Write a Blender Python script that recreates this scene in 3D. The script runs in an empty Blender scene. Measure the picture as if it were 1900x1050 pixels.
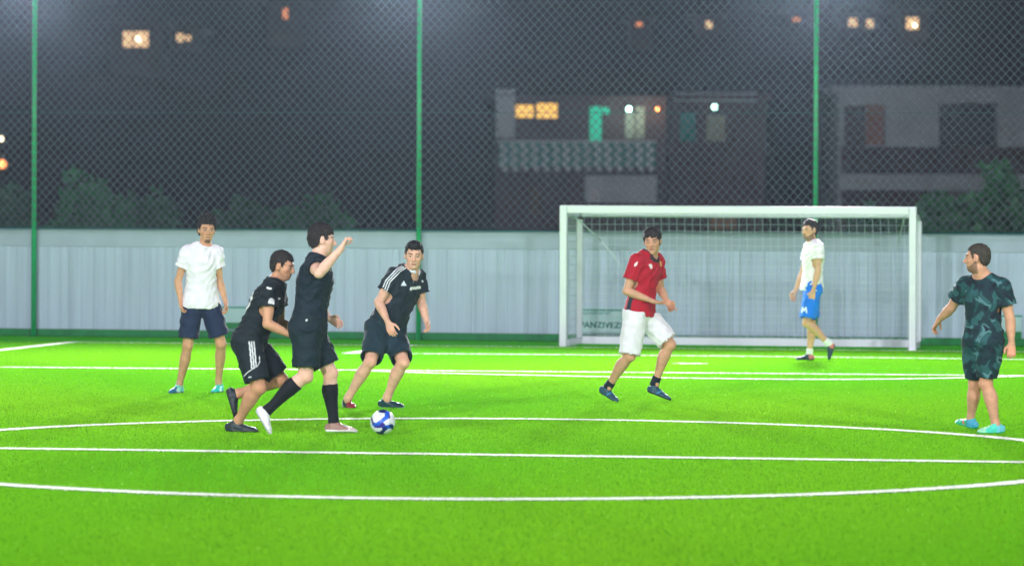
import bpy, bmesh, math, random, os
import numpy as np
from mathutils import Vector, Matrix
sc = bpy.context.scene
COL = sc.collection
rnd = random.Random(7)
R = math.radians

# ------------------------------------------------------------------ camera
PW, PH = 1900.0, 1050.0        # photograph size used for measuring
FPX = 7460.0                   # focal length in photograph pixels
HOR = 368.0                    # horizon row
CH = 2.0                       # eye height
ROLL = 0.0043
cam_d = bpy.data.cameras.new('camera')
cam = bpy.data.objects.new('camera', cam_d); COL.objects.link(cam)
cam_d.sensor_width = 36.0; cam_d.sensor_fit = 'HORIZONTAL'
cam_d.lens = FPX/PW*36.0
cam_d.shift_y = -(PH/2-HOR)/PW
cam_d.clip_start = 0.5; cam_d.clip_end = 2000
cam.location = (0, 0, CH)
cam.rotation_euler = (R(90), -ROLL, 0)
cam_d.dof.use_dof = True
cam_d.dof.focus_distance = 37.5
cam_d.dof.aperture_fstop = 2.3
sc.camera = cam

# ------------------------------------------------------------------ sky, exposure
w = bpy.data.worlds.new("World"); sc.world = w; w.use_nodes = True
nt = w.node_tree; bg = nt.nodes['Background']
sky = nt.nodes.new('ShaderNodeTexSky'); sky.sky_type = 'NISHITA'; sky.sun_disc = False
sky.sun_elevation = R(-4); sky.sun_rotation = R(200)
nt.links.new(sky.outputs[0], bg.inputs[0]); bg.inputs[1].default_value = 0.10
sc.view_settings.view_transform = 'Standard'; sc.view_settings.look = 'None'
sc.view_settings.exposure = 0.0; sc.view_settings.gamma = 1.0
sc.cycles.max_bounces = 6; sc.cycles.volume_bounces = 0
sc.cycles.use_denoising = True

def lamp(name, loc, target, power, size=0.6, color=(0.96, 0.94, 1.0), parent=None, spread=150):
    d = bpy.data.lights.new(name, 'AREA'); d.shape = 'RECTANGLE'; d.size = size; d.size_y = size*0.7
    d.energy = power; d.color = color; d.spread = R(spread)
    o = bpy.data.objects.new(name, d); COL.objects.link(o)
    v = Vector(target)-Vector(loc)
    o.location = loc; o.rotation_euler = v.to_track_quat('-Z', 'Y').to_euler()
    return o
# ------------------------------------------------------------------ measuring: photograph pixel + distance -> point
def PT(px, py, Y):
    u = px-950.0; v = py-HOR
    c, s = math.cos(ROLL), math.sin(ROLL)
    u, v = u*c+v*s, -u*s+v*c
    return np.array([u*Y/FPX, Y, CH-v*Y/FPX])
def GY(px, py):                # distance of the ground point seen at a pixel
    v = -(px-950.0)*math.sin(ROLL)+(py-HOR)*math.cos(ROLL)
    return FPX*CH/v
def GP(px, py):
    p = PT(px, py, GY(px, py)); p[2] = 0; return p
def TOPX(P):                   # points -> photograph pixels
    P = np.asarray(P); u = P[:, 0]/P[:, 1]*FPX; v = (CH-P[:, 2])/P[:, 1]*FPX
    c, s = math.cos(ROLL), math.sin(ROLL)
    return np.stack([u*c-v*s+950, u*s+v*c+HOR], 1)

# ------------------------------------------------------------------ objects
def tag(o, label=None, cat=None, group=None, kind=None):
    if label: o['label'] = label
    if cat: o['category'] = cat
    if group: o['group'] = group
    if kind: o['kind'] = kind
    return o
def empty(name, loc, label=None, cat=None, group=None, rz=0):
    o = bpy.data.objects.new(name, None); COL.objects.link(o); o.location = loc
    o.rotation_euler = (0, 0, rz); o.empty_display_size = 0.2
    return tag(o, label, cat, group)
class MB:
    def __init__(s): s.v = []; s.f = []
    def quad(s, a, b, c, d):
        n = len(s.v); s.v += [tuple(a), tuple(b), tuple(c), tuple(d)]; s.f.append((n, n+1, n+2, n+3))
    def box(s, c, size, ax=None):
        c = np.array(c, float); h = np.array(size, float)/2
        A = np.eye(3) if ax is None else np.array(ax, float)
        n = len(s.v)
        for k in (-1, 1):
            for j in (-1, 1):
                for i in (-1, 1):
                    s.v.append(tuple(c+A[0]*i*h[0]+A[1]*j*h[1]+A[2]*k*h[2]))
        for q in ((0, 2, 3, 1), (4, 5, 7, 6), (0, 1, 5, 4), (2, 6, 7, 3), (0, 4, 6, 2), (1, 3, 7, 5)):
            s.f.append(tuple(n+i for i in q))
    def tube(s, pts, r, n=8, cap=True):
        pts = [np.array(p, float) for p in pts]; base = len(s.v); m = len(pts)
        rr = r if hasattr(r, '__len__') else [r]*m
        prev = None
        for i, p in enumerate(pts):
            t = pts[min(i+1, m-1)]-pts[max(i-1, 0)]; t = t/np.linalg.norm(t)
            a = np.array([0, 0, 1.0]) if prev is None else prev
            if abs(t@a) > 0.95: a = np.array([1.0, 0, 0])
            u = np.cross(t, a); u /= np.linalg.norm(u); v = np.cross(t, u)
            prev = a
            for k in range(n):
                q = 2*math.pi*k/n; s.v.append(tuple(p+rr[i]*(math.cos(q)*u+math.sin(q)*v)))
        for i in range(m-1):
            for k in range(n):
                a = base+i*n+k; b = base+i*n+(k+1) % n
                s.f.append((a, b, b+n, a+n))
        if cap:
            s.f.append(tuple(base+k for k in range(n))[::-1]); s.f.append(tuple(base+(m-1)*n+k for k in range(n)))
    def build(s, name, m, parent=None, smooth=False, origin=None, bevel=0):
        me = bpy.data.meshes.new(name)
        v = np.array(s.v, float).reshape(-1, 3)
        if parent is not None: v = v-parent_origin(parent)
        elif origin is not None: v = v-np.array(origin)
        me.from_pydata(v.tolist(), [], s.f); me.validate(); me.update()
        bm = bmesh.new(); bm.from_mesh(me); bmesh.ops.recalc_face_normals(bm, faces=bm.faces)
        bm.to_mesh(me); bm.free()
        if smooth: me.polygons.foreach_set('use_smooth', [True]*len(me.polygons))
        o = bpy.data.objects.new(name, me); COL.objects.link(o)
        if m is not None: me.materials.append(m)
        if parent is not None: o.parent = parent
        elif origin is not None: o.location = origin
        if bevel:
            b = o.modifiers.new('bevel', 'BEVEL'); b.width = bevel; b.segments = 2
        return o

# ------------------------------------------------------------------ materials
def lin(c):
    c = np.asarray(c, float)/255.0
    return np.where(c <= 0.04045, c/12.92, ((c+0.055)/1.055)**2.4)
def mat(name, rgb=None, rough=0.6, noise=0.0, nscale=20, bump=0.0, bscale=60, metal=0.0, attr=False, spec=0.5, sss=0, coat=0, stretch=None, sheen=0, coord='Object'):
    m = bpy.data.materials.new(name); m.use_nodes = True; nt = m.node_tree
    b = nt.nodes['Principled BSDF']; b.inputs['Roughness'].default_value = rough
    b.inputs['Metallic'].default_value = metal; b.inputs['Specular IOR Level'].default_value = spec
    if sss: b.inputs['Subsurface Weight'].default_value = sss; b.inputs['Subsurface Radius'].default_value = (0.02, 0.008, 0.004); b.inputs['Subsurface Scale'].default_value = 0.5
    if coat: b.inputs['Coat Weight'].default_value = coat
    if sheen: b.inputs['Sheen Weight'].default_value = sheen
    tc = nt.nodes.new('ShaderNodeTexCoord'); mp = nt.nodes.new('ShaderNodeMapping')
    nt.links.new(tc.outputs[coord], mp.inputs[0])
    if stretch: mp.inputs['Scale'].default_value = stretch
    if attr:
        src = nt.nodes.new('ShaderNodeAttribute'); src.attribute_name = 'Col'; out = src.outputs['Color']
    else:
        src = nt.nodes.new('ShaderNodeRGB'); src.outputs[0].default_value = (*rgb, 1); out = src.outputs[0]
    if noise:
        n = nt.nodes.new('ShaderNodeTexNoise'); n.inputs['Scale'].default_value = nscale; n.inputs['Detail'].default_value = 5
        nt.links.new(mp.outputs[0], n.inputs[0])
        mr = nt.nodes.new('ShaderNodeMapRange'); mr.inputs[1].default_value = 0.3; mr.inputs[2].default_value = 0.7
        mr.inputs[3].default_value = 1-noise; mr.inputs[4].default_value = 1+noise
        nt.links.new(n.outputs[0], mr.inputs[0])
        vm = nt.nodes.new('ShaderNodeVectorMath'); vm.operation = 'SCALE'
        nt.links.new(out, vm.inputs[0]); nt.links.new(mr.outputs[0], vm.inputs[3]); out = vm.outputs[0]
    nt.links.new(out, b.inputs['Base Color'])
    if bump:
        n = nt.nodes.new('ShaderNodeTexNoise'); n.inputs['Scale'].default_value = bscale; n.inputs['Detail'].default_value = 4
        nt.links.new(mp.outputs[0], n.inputs[0])
        bp = nt.nodes.new('ShaderNodeBump'); bp.inputs['Strength'].default_value = bump; bp.inputs['Distance'].default_value = 0.01
        nt.links.new(n.outputs[0], bp.inputs['Height']); nt.links.new(bp.outputs[0], b.inputs['Normal'])
    return m
def emit(name, rgb, s):
    m = bpy.data.materials.new(name); m.use_nodes = True; b = m.node_tree.nodes['Principled BSDF']
    b.inputs['Base Color'].default_value = (*rgb, 1)
    b.inputs['Emission Color'].default_value = (*rgb, 1); b.inputs['Emission Strength'].default_value = s
    return m
# ------------------------------------------------------------------ solid modelling on a grid: smooth unions of tapered limbs
def nrm(v): v = np.asarray(v, float); return v/max(np.linalg.norm(v), 1e-9)
def orth(a, t):                # a made perpendicular to t
    t = nrm(t); a = np.asarray(a, float); a = a-(a@t)*t
    return nrm(a) if np.linalg.norm(a) > 1e-6 else nrm(np.cross(t, [0.3, 0.8, 0.5]))
class Tube:
    """elliptic tube along a->b. knots (t, ru, rv[, off_u, off_v]); caps round or flat."""
    def __init__(s, a, b, knots, U0, U1=None, cap0=1.0, cap1=1.0):
        s.a = np.array(a, float); s.b = np.array(b, float); s.L = np.linalg.norm(s.b-s.a); s.w = (s.b-s.a)/s.L
        U1 = U0 if U1 is None else U1
        s.U0 = orth(U0, s.w); s.U1 = orth(U1, s.w)
        K = np.array([list(k)+[0]*(5-len(k)) for k in knots], float)
        t = np.linspace(K[0, 0], K[-1, 0], 81); s.t = t; s.tab = []
        for c in range(1, 5):  # smooth (Hermite) through the knots
            y = K[:, c]; x = K[:, 0]
            if len(x) > 2: m = np.gradient(y, x)
            else: m = np.full(len(x), (y[-1]-y[0])/(x[-1]-x[0]))
            i = np.clip(np.searchsorted(x, t)-1, 0, len(x)-2); hh = x[i+1]-x[i]; q = (t-x[i])/hh
            s.tab.append((2*q**3-3*q*q+1)*y[i]+(q**3-2*q*q+q)*hh*m[i]+(3*q*q-2*q**3)*y[i+1]+(q**3-q*q)*hh*m[i+1])
        s.t0, s.t1 = K[0, 0], K[-1, 0]; s.c0, s.c1 = cap0, cap1
        r = max(K[:, 1].max(), K[:, 2].max())+np.abs(K[:, 3:]).max()
        e0 = s.a+s.w*s.L*s.t0; e1 = s.a+s.w*s.L*s.t1
        s.lo = np.minimum(e0, e1)-r; s.hi = np.maximum(e0, e1)+r
    def __call__(s, X, Y, Z):
        px, py, pz = X-s.a[0], Y-s.a[1], Z-s.a[2]
        wv = px*s.w[0]+py*s.w[1]+pz*s.w[2]; t = wv/s.L
        tc = np.clip(t, s.t0, s.t1); over = (t-tc)*s.L
        f = np.clip(tc, 0, 1)
        ru = np.interp(tc, s.t, s.tab[0]); rv = np.interp(tc, s.t, s.tab[1])
        ou = np.interp(tc, s.t, s.tab[2]); ov = np.interp(tc, s.t, s.tab[3])
        ux = s.U0[0]*(1-f)+s.U1[0]*f; uy = s.U0[1]*(1-f)+s.U1[1]*f; uz = s.U0[2]*(1-f)+s.U1[2]*f
        n = np.sqrt(ux*ux+uy*uy+uz*uz); ux /= n; uy /= n; uz /= n
        vx = s.w[1]*uz-s.w[2]*uy; vy = s.w[2]*ux-s.w[0]*uz; vz = s.w[0]*uy-s.w[1]*ux
        u = px*ux+py*uy+pz*uz-ou; v = px*vx+py*vy+pz*vz-ov
        rm = np.minimum(ru, rv)
        cap = np.where(over < 0, s.c0, s.c1)
        lw = np.where(cap > 0, over/np.maximum(rm*np.maximum(cap, 1e-3), 1e-4), 0)
        d = (np.sqrt((u/ru)**2+(v/rv)**2+lw**2)-1)*rm
        return np.where(cap > 0, d, np.maximum(d, np.abs(over)-(over == 0)*0.02))
class Ell:
    def __init__(s, c, A, r):
        s.c = np.array(c, float); s.A = np.array(A, float); s.r = np.array(r, float); m = s.r.max(); s.lo = s.c-m; s.hi = s.c+m
    def __call__(s, X, Y, Z):
        p = (X-s.c[0], Y-s.c[1], Z-s.c[2]); q = 0
        for i in range(3): q = q+((p[0]*s.A[i][0]+p[1]*s.A[i][1]+p[2]*s.A[i][2])/s.r[i])**2
        return (np.sqrt(q)-1)*s.r.min()
def Cap(a, b, ra, rb): return Tube(a, b, [(0, ra, ra), (1, rb, rb)], [0.31, 0.52, 0.8])
class Fn:
    def __init__(s, c, r, fn): s.fn = fn; s.lo = np.array(c)-r; s.hi = np.array(c)+r
    def __call__(s, X, Y, Z): return s.fn(X, Y, Z)
class Field:
    def __init__(s, prims, h, pad=0.03):
        ps = [p for p in prims if p[1] == 'add']
        s.lo = np.min([p[0].lo for p in ps], 0)-pad; hi = np.max([p[0].hi for p in ps], 0)+pad
        s.h = h; s.n = np.ceil((hi-s.lo)/h).astype(int)+1
        s.F = np.full(s.n, 0.15, np.float32)
        s.ax = [(s.lo[i]+np.arange(s.n[i])*h).astype(np.float32) for i in range(3)]
        for p, op, k in prims:
            m = 0.045+k
            i0 = np.clip(((p.lo-m-s.lo)/h).astype(int), 0, s.n-1); i1 = np.clip(((p.hi+m-s.lo)/h).astype(int)+1, 1, s.n)
            if np.any(i1 <= i0): continue
            sl = tuple(slice(a, b) for a, b in zip(i0, i1))
            X = s.ax[0][sl[0]][:, None, None]; Y = s.ax[1][sl[1]][None, :, None]; Z = s.ax[2][sl[2]][None, None, :]
            d = p(X, Y, Z).astype(np.float32); A = s.F[sl]
            if op == 'add':
                if k > 0:
                    q = np.clip(0.5+0.5*(A-d)/k, 0, 1); s.F[sl] = A*(1-q)+d*q-k*q*(1-q)
                else: s.F[sl] = np.minimum(A, d)
            elif op == 'sub':
                kk = max(k, 1e-4); q = np.clip(0.5-0.5*(A+d)/kk, 0, 1); s.F[sl] = A*(1-q)-d*q+kk*q*(1-q)
            elif op == 'and': s.F[sl] = np.maximum(A, d)
            elif op == 'offs': s.F[sl] = A+d
    def mesh(s):
        F = s.F; F[0] = F[-1] = 0.1; F[:, 0] = F[:, -1] = 0.1; F[:, :, 0] = F[:, :, -1] = 0.1
        S = (F < 0).astype(np.uint8)
        c = [(i, j, k) for i in (0, 1) for j in (0, 1) for k in (0, 1)]
        nx, ny, nz = F.shape
        g = lambda A, o: A[o[0]:nx-1+o[0], o[1]:ny-1+o[1], o[2]:nz-1+o[2]]
        cnt = sum(g(S, o) for o in c)
        I = np.argwhere((cnt > 0) & (cnt < 8))
        ids = np.full((nx-1, ny-1, nz-1), -1, np.int32); ids[I[:, 0], I[:, 1], I[:, 2]] = np.arange(len(I))
        acc = np.zeros((len(I), 3)); num = np.zeros(len(I))
        for a in c:
            for ax in range(3):
                if a[ax]: continue
                b = list(a); b[ax] = 1
                fa = F[I[:, 0]+a[0], I[:, 1]+a[1], I[:, 2]+a[2]]; fb = F[I[:, 0]+b[0], I[:, 1]+b[1], I[:, 2]+b[2]]
                mk = (fa < 0) != (fb < 0); t = np.where(mk, fa/np.where(mk, fa-fb, 1), 0)
                p = np.tile(np.array(a, float), (len(I), 1)); p[:, ax] = t
                acc += p*mk[:, None]; num += mk
        V = s.lo+(I+acc/num[:, None])*s.h
        Q = []
        for ax in range(3):
            o = [i for i in range(3) if i != ax]
            sa = [slice(None)]*3; sb = [slice(None)]*3; sa[ax] = slice(0, -1); sb[ax] = slice(1, None)
            A = S[tuple(sa)]; B = S[tuple(sb)]; E = np.argwhere(A != B)
            E = E[(E[:, o[0]] > 0) & (E[:, o[1]] > 0)]
            inside = A[E[:, 0], E[:, 1], E[:, 2]] == 1
            def cell(d0, d1):
                e = E.copy(); e[:, o[0]] -= d0; e[:, o[1]] -= d1
                e = np.minimum(e, np.array(ids.shape)-1); return ids[e[:, 0], e[:, 1], e[:, 2]]
            q = np.stack([cell(1, 1), cell(0, 1), cell(0, 0), cell(1, 0)], 1)
            flip = inside if ax != 1 else ~inside
            q[~flip] = q[~flip][:, ::-1]; Q.append(q)
        Q = np.concatenate(Q); Q = Q[(Q >= 0).all(1)]
        A, B, C_, D = (V[Q[:, i]]-V.mean(0) for i in range(4))
        if (np.einsum('ij,ij->i', A, np.cross(B, C_))+np.einsum('ij,ij->i', A, np.cross(C_, D))).sum() < 0: Q = Q[:, ::-1]
        return V, Q
def vnormals(V, Q):
    fn = np.cross(V[Q[:, 2]]-V[Q[:, 0]], V[Q[:, 3]]-V[Q[:, 1]]); N = np.zeros_like(V)
    for i in range(4):
        for k in range(3): N[:, k] += np.bincount(Q[:, i], fn[:, k], len(V))
    return N/np.maximum(np.linalg.norm(N, axis=1), 1e-12)[:, None]
def relax(V, Q, n, lam=0.5):
    for _ in range(n):
        S = np.zeros_like(V); C = np.bincount(Q.ravel(), minlength=len(V))*2.0
        for i in range(4):
            for j in ((i+1) % 4, (i-1) % 4):
                for k in range(3): S[:, k] += np.bincount(Q[:, i], V[Q[:, j], k], len(V))
        V = V*(1-lam)+lam*S/np.maximum(C, 1)[:, None]
    return V
def folds(P, seed, wl, amp, dirs=None, n=5):
    rg = np.random.RandomState(seed); out = np.zeros(len(P))
    warp = 0.02*np.stack([np.sin(P[:, 1]*23+P[:, 2]*17+seed), np.sin(P[:, 2]*19+P[:, 0]*21), np.sin(P[:, 0]*25+P[:, 1]*13)], 1)
    for i in range(n):
        d = nrm(rg.randn(3) if dirs is None else np.array(dirs[i % len(dirs)])+rg.randn(3)*0.35)
        ph = rg.rand()*6.28; L = wl*(0.6+0.9*rg.rand())
        msk = 0.5+0.5*np.sin((P@nrm(rg.randn(3)))*9+rg.rand()*6.28)
        out += (1-2*np.abs(np.sin((P+warp)@d*math.pi/L+ph)))*msk
    return amp*out/math.sqrt(n)
def solid(name, prims, h, m, parent, colfn, smooth=1, disp=None):
    V, Q = Field(prims, h).mesh()
    V = relax(V, Q, smooth)
    if disp is not None: V = V+vnormals(V, Q)*disp(V)[:, None]
    N = vnormals(V, Q)
    C = colfn(V, N) if callable(colfn) else np.tile(np.array(colfn, float), (len(V), 1))
    me = bpy.data.meshes.new(name); org = np.array(parent.matrix_world.translation) if False else parent_origin(parent)
    me.vertices.add(len(V)); me.vertices.foreach_set('co', (V-org).astype(np.float32).ravel())
    me.loops.add(len(Q)*4); me.loops.foreach_set('vertex_index', Q.astype(np.int32).ravel())
    me.polygons.add(len(Q)); me.polygons.foreach_set('loop_start', np.arange(0, len(Q)*4, 4, dtype=np.int32))
    me.polygons.foreach_set('use_smooth', np.ones(len(Q), bool))
    me.update(calc_edges=True)
    at = me.color_attributes.new('Col', 'FLOAT_COLOR', 'POINT')
    at.data.foreach_set('color', np.concatenate([C, np.ones((len(V), 1))], 1).astype(np.float32).ravel())
    me.materials.append(m)
    o = bpy.data.objects.new(name, me); COL.objects.link(o); o.parent = parent
    return o
def parent_origin(p):
    t = np.zeros(3)
    while p is not None: t += np.array(p.location); p = p.parent
    return t
def inpoly(px, poly):
    x, y = px[:, 0], px[:, 1]; n = len(poly); r = np.zeros(len(px), bool); j = n-1
    for i in range(n):
        xi, yi = poly[i]; xj, yj = poly[j]
        c = ((yi > y) != (yj > y)) & (x < (xj-xi)*(y-yi)/((yj-yi) or 1e-9)+xi); r ^= c; j = i
    return r
# ------------------------------------------------------------------ floodlights that light the pitch
MAST = [(-11, 4, 8.5), (11, 4, 8.5), (-12.5, 24, 8.5), (12.5, 24, 8.5), (-12.5, 44, 8.5), (12.5, 44, 8.5)]
fl_body = mat('floodlight_metal', (.25, .27, .28), rough=.4, metal=.6)
pole_m = mat('green_paint', tuple(lin((0, 168, 96))), rough=.4, noise=.12, nscale=3)
lens_m = emit('lamp_lens', (.85, .95, 1), 30)
def floodlight(loc, target, power, label, group=None, size=.8, spread=150):
    loc = np.array(loc, float); e = empty('floodlight', tuple(loc), label, 'floodlight', group)
    d = nrm(np.array(target)-loc); u = orth([1, 0, 0], d); v = np.cross(d, u)
    m = MB(); m.box(loc, (size, size*.7, .12), (u, v, d))
    for i in range(7): m.box(loc-d*.09+u*(i-3)*size/8, (.02, size*.6, .08), (u, v, d))
    m.build('housing', fl_body, e)
    m = MB(); m.box(loc+d*.066, (size*.9, size*.62, .01), (u, v, d)); m.build('lens', lens_m, e)
    m = MB(); m.tube([loc-d*.05+u*size*.53, loc-d*.25+u*size*.3, loc-d*.25-u*size*.3, loc-d*.05-u*size*.53], .02); m.build('bracket', fl_body, e)
    L = lamp('floodlight_lamp', (0, 0, 0), (0, 0, 0), power, size, spread=spread)
    L.parent = e; L.location = tuple(d*.09); L.rotation_euler = Vector(tuple(d)).to_track_quat('-Z', 'Y').to_euler()
    return e
WH_ = ['behind the camera to the left of', 'behind the camera to the right of', 'halfway along the left side of', 'halfway along the right side of', 'at the far left side of', 'at the far right side of']
for i, (x, y, z) in enumerate(MAST):
    p = empty('lamp_mast', (x, y, 0), 'green floodlight mast %s the pitch' % WH_[i], 'mast', 'masts along the pitch sides')
    m = MB(); m.tube([(x, y, 0), (x, y, z)], [.09, .06], 12); m.build('pole', pole_m, p, smooth=True)
    m = MB(); m.box((x, y, z), (1.2, .08, .08)); m.build('crossarm', pole_m, p)
    floodlight((x, y-.1 if y < 30 else y+.0, z+.3), (0, 44+ (y-24)*.3, 1.0), [4300, 2700, 1400, 1000, 500, 500][i], 'floodlight on the mast %s the pitch' % WH_[i], 'floodlights on masts')

for i, (sx, lb) in enumerate(((-1, 'left'), (1, 'right'))):  # added pair, out of view, only to brighten the houses behind the fence
    f_ = floodlight((sx*12.5, 44.4, 9.3), (sx*5, 150, 4), 310, 'added floodlight on the far %s mast to brighten the houses' % lb, 'floodlights on masts', spread=44)
# ------------------------------------------------------------------ people
skin_m = mat('skin', attr=True, rough=0.62, noise=0.13, nscale=18, bump=0.3, bscale=70, sss=0.08, spec=0.3)
hair_m = mat('hair', attr=True, rough=0.55, noise=0.35, nscale=55, bump=0.9, bscale=120, spec=0.5)
cloth_m = mat('cloth', attr=True, rough=0.72, noise=0.10, nscale=14, bump=0.3, bscale=160, spec=0.3, sheen=.06)
shoe_m = mat('shoe_upper', attr=True, rough=0.5, noise=0.1, nscale=40, bump=0.2, bscale=150, spec=0.5)
VOX = float(os.environ.get('VOX', 0.0055))

def head_frame(yaw, pitch, roll):
    f = np.array([math.sin(R(yaw))*math.cos(R(pitch)), -math.cos(R(yaw))*math.cos(R(pitch)), -math.sin(R(pitch))])
    r = np.array([-math.cos(R(yaw)), -math.sin(R(yaw)), 0.0]); u = np.cross(r, f)
    c, s = math.cos(R(roll)), math.sin(R(roll))
    return r*c+u*s, f, u*c-r*s

def hand(pr, wr, d, pn, right, sc_, curl, sp=1.0, point=False):
    """palm, four bent fingers and a thumb; d = direction of the hand, pn = palm side"""
    d = nrm(d); pn = orth(pn, d); u = np.cross(d, pn); side = u if right else -u
    k = sc_
    pr.append((Tube(wr-0.012*k*d, wr+0.092*k*d, [(0, .026*k, .019*k), (.35, .035*k, .018*k), (.8, .042*k, .015*k), (1, .040*k, .012*k)], u, cap0=1, cap1=.7), 'add', .012))
    for i, (o, L) in enumerate(((.030, .072), (.0105, .080), (-.0095, .075), (-.0285, .060))):
        b = wr+d*(.088-.004*abs(i-1.3))*k+side*o*k; dd = nrm(d+side*o*2.4*sp); c = curl*(1+.12*i)
        if point and i == 0: c = .12
        q = b-dd*.012*k
        for j, (f, r) in enumerate(((.47, .0088), (.30, .0082), (.23, .0074))):
            a = c*(0.55+0.5*j); ax = nrm(dd*math.cos(a*(j+1)*.75)+pn*math.sin(a*(j+1)*.75))
            e = q+ax*L*f*1.12*k; pr.append((Cap(q, e, r*k, r*k*.93), 'add', .0035)); q = e
    b = wr+d*.022*k+side*.022*k; m1 = b+nrm(d*.62+side*.75+pn*.25)*.046*k
    m2 = m1+nrm(d*.9+side*.30+pn*(.3+.5*curl))*.032*k; m3 = m2+nrm(d*1+side*.05+pn*(.3+.7*curl))*.026*k
    pr += [(Cap(b, m1, .0145*k, .0115*k), 'add', .008), (Cap(m1, m2, .0112*k, .0098*k), 'add', .003), (Cap(m2, m3, .0098*k, .0085*k), 'add', .003)]

def shoe(heel, toe, ank, lat, k, cols, parent, name='shoe', label=None, collar=0.075):
    L = np.linalg.norm(toe-heel); f = (toe-heel)/L; up = orth(ank-(heel+toe)/2, f); u = np.cross(f, up)
    kn = [(.02, .028, .034), (.20, .034, .042), (.40, .037, .036), (.62, .043, .027), (.82, .043, .022), (.96, .029, .016)]
    kn = [(t, a*k, b*k, 0, 0) for t, a, b in kn]
    # centre line rises so that the sole stays flat
    pr = []
    for (t0, a0, b0, *_), (t1, a1, b1, *_) in zip(kn[:-1], kn[1:]):
        A = heel+f*L*t0+up*b0; B = heel+f*L*t1+up*b1
        pr.append((Tube(A, B, [(0, a0, b0), (1, a1, b1)], u, cap0=.8, cap1=.8), 'add', .010*k))
    pr.append((Tube(heel+f*L*.04+up*.011*k, heel+f*L*.99+up*.011*k, [(0, .036*k, .012*k), (.3, .040*k, .012*k), (.62, .050*k, .012*k), (.85, .049*k, .012*k), (1, .032*k, .012*k)], u, cap0=.9, cap1=.9), 'add', .003*k))
    top = heel+f*L*.2+up*collar*k; dirn = nrm(ank-(heel+f*L*.22+up*.03*k))
    pr.append((Cap(heel+f*L*.22+up*.035*k, heel+f*L*.22+up*.035*k+dirn*(collar-.035)*k, .040*k, .036*k), 'add', .02*k))
    pr.append((Cap(heel+f*L*.27+up*.058*k, heel+f*L*.60+up*.030*k, .026*k, .022*k), 'add', .018*k))
    o = heel; hf = lambda X, Y, Z: -((X-o[0])*up[0]+(Y-o[1])*up[1]+(Z-o[2])*up[2])-.001
    pr.append((Fn((heel+toe)/2, .4, lambda X, Y, Z: hf(X, Y, Z)+0*(X+Y+Z)), 'and', 0))
    def col(V, N):
        h = (V-heel)@up; t = (V-heel)@f/L; s = (V-heel)@u
        C = np.tile(lin(cols['upper']), (len(V), 1))
        if 'toe' in cols: C[t > .62+0.15*np.sin(h*60)] = lin(cols['toe'])
        if 'heel' in cols: C[t < .3] = lin(cols['heel'])
        if 'band' in cols: C[(np.abs(t-.48-(h*3-.1)) < .05) & (h > .02)] = lin(cols['band'])
        if 'lace' in cols: C[(np.abs(s) < .018) & (t > .3) & (t < .66) & (h > .045*k) & (np.sin(t*95) > -.2)] = lin(cols['lace'])
        C[h < (.015+.006*np.clip(1-t*3, 0, 1))*k] = lin(cols.get('sole', cols['upper']))
        C[h > (collar-.004)*k] = lin(cols.get('collar', cols['upper']))
        return C
    ob = solid(name, pr, VOX*.8, shoe_m, parent, col)
    if label: ob['label'] = label
    return f, up

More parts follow.
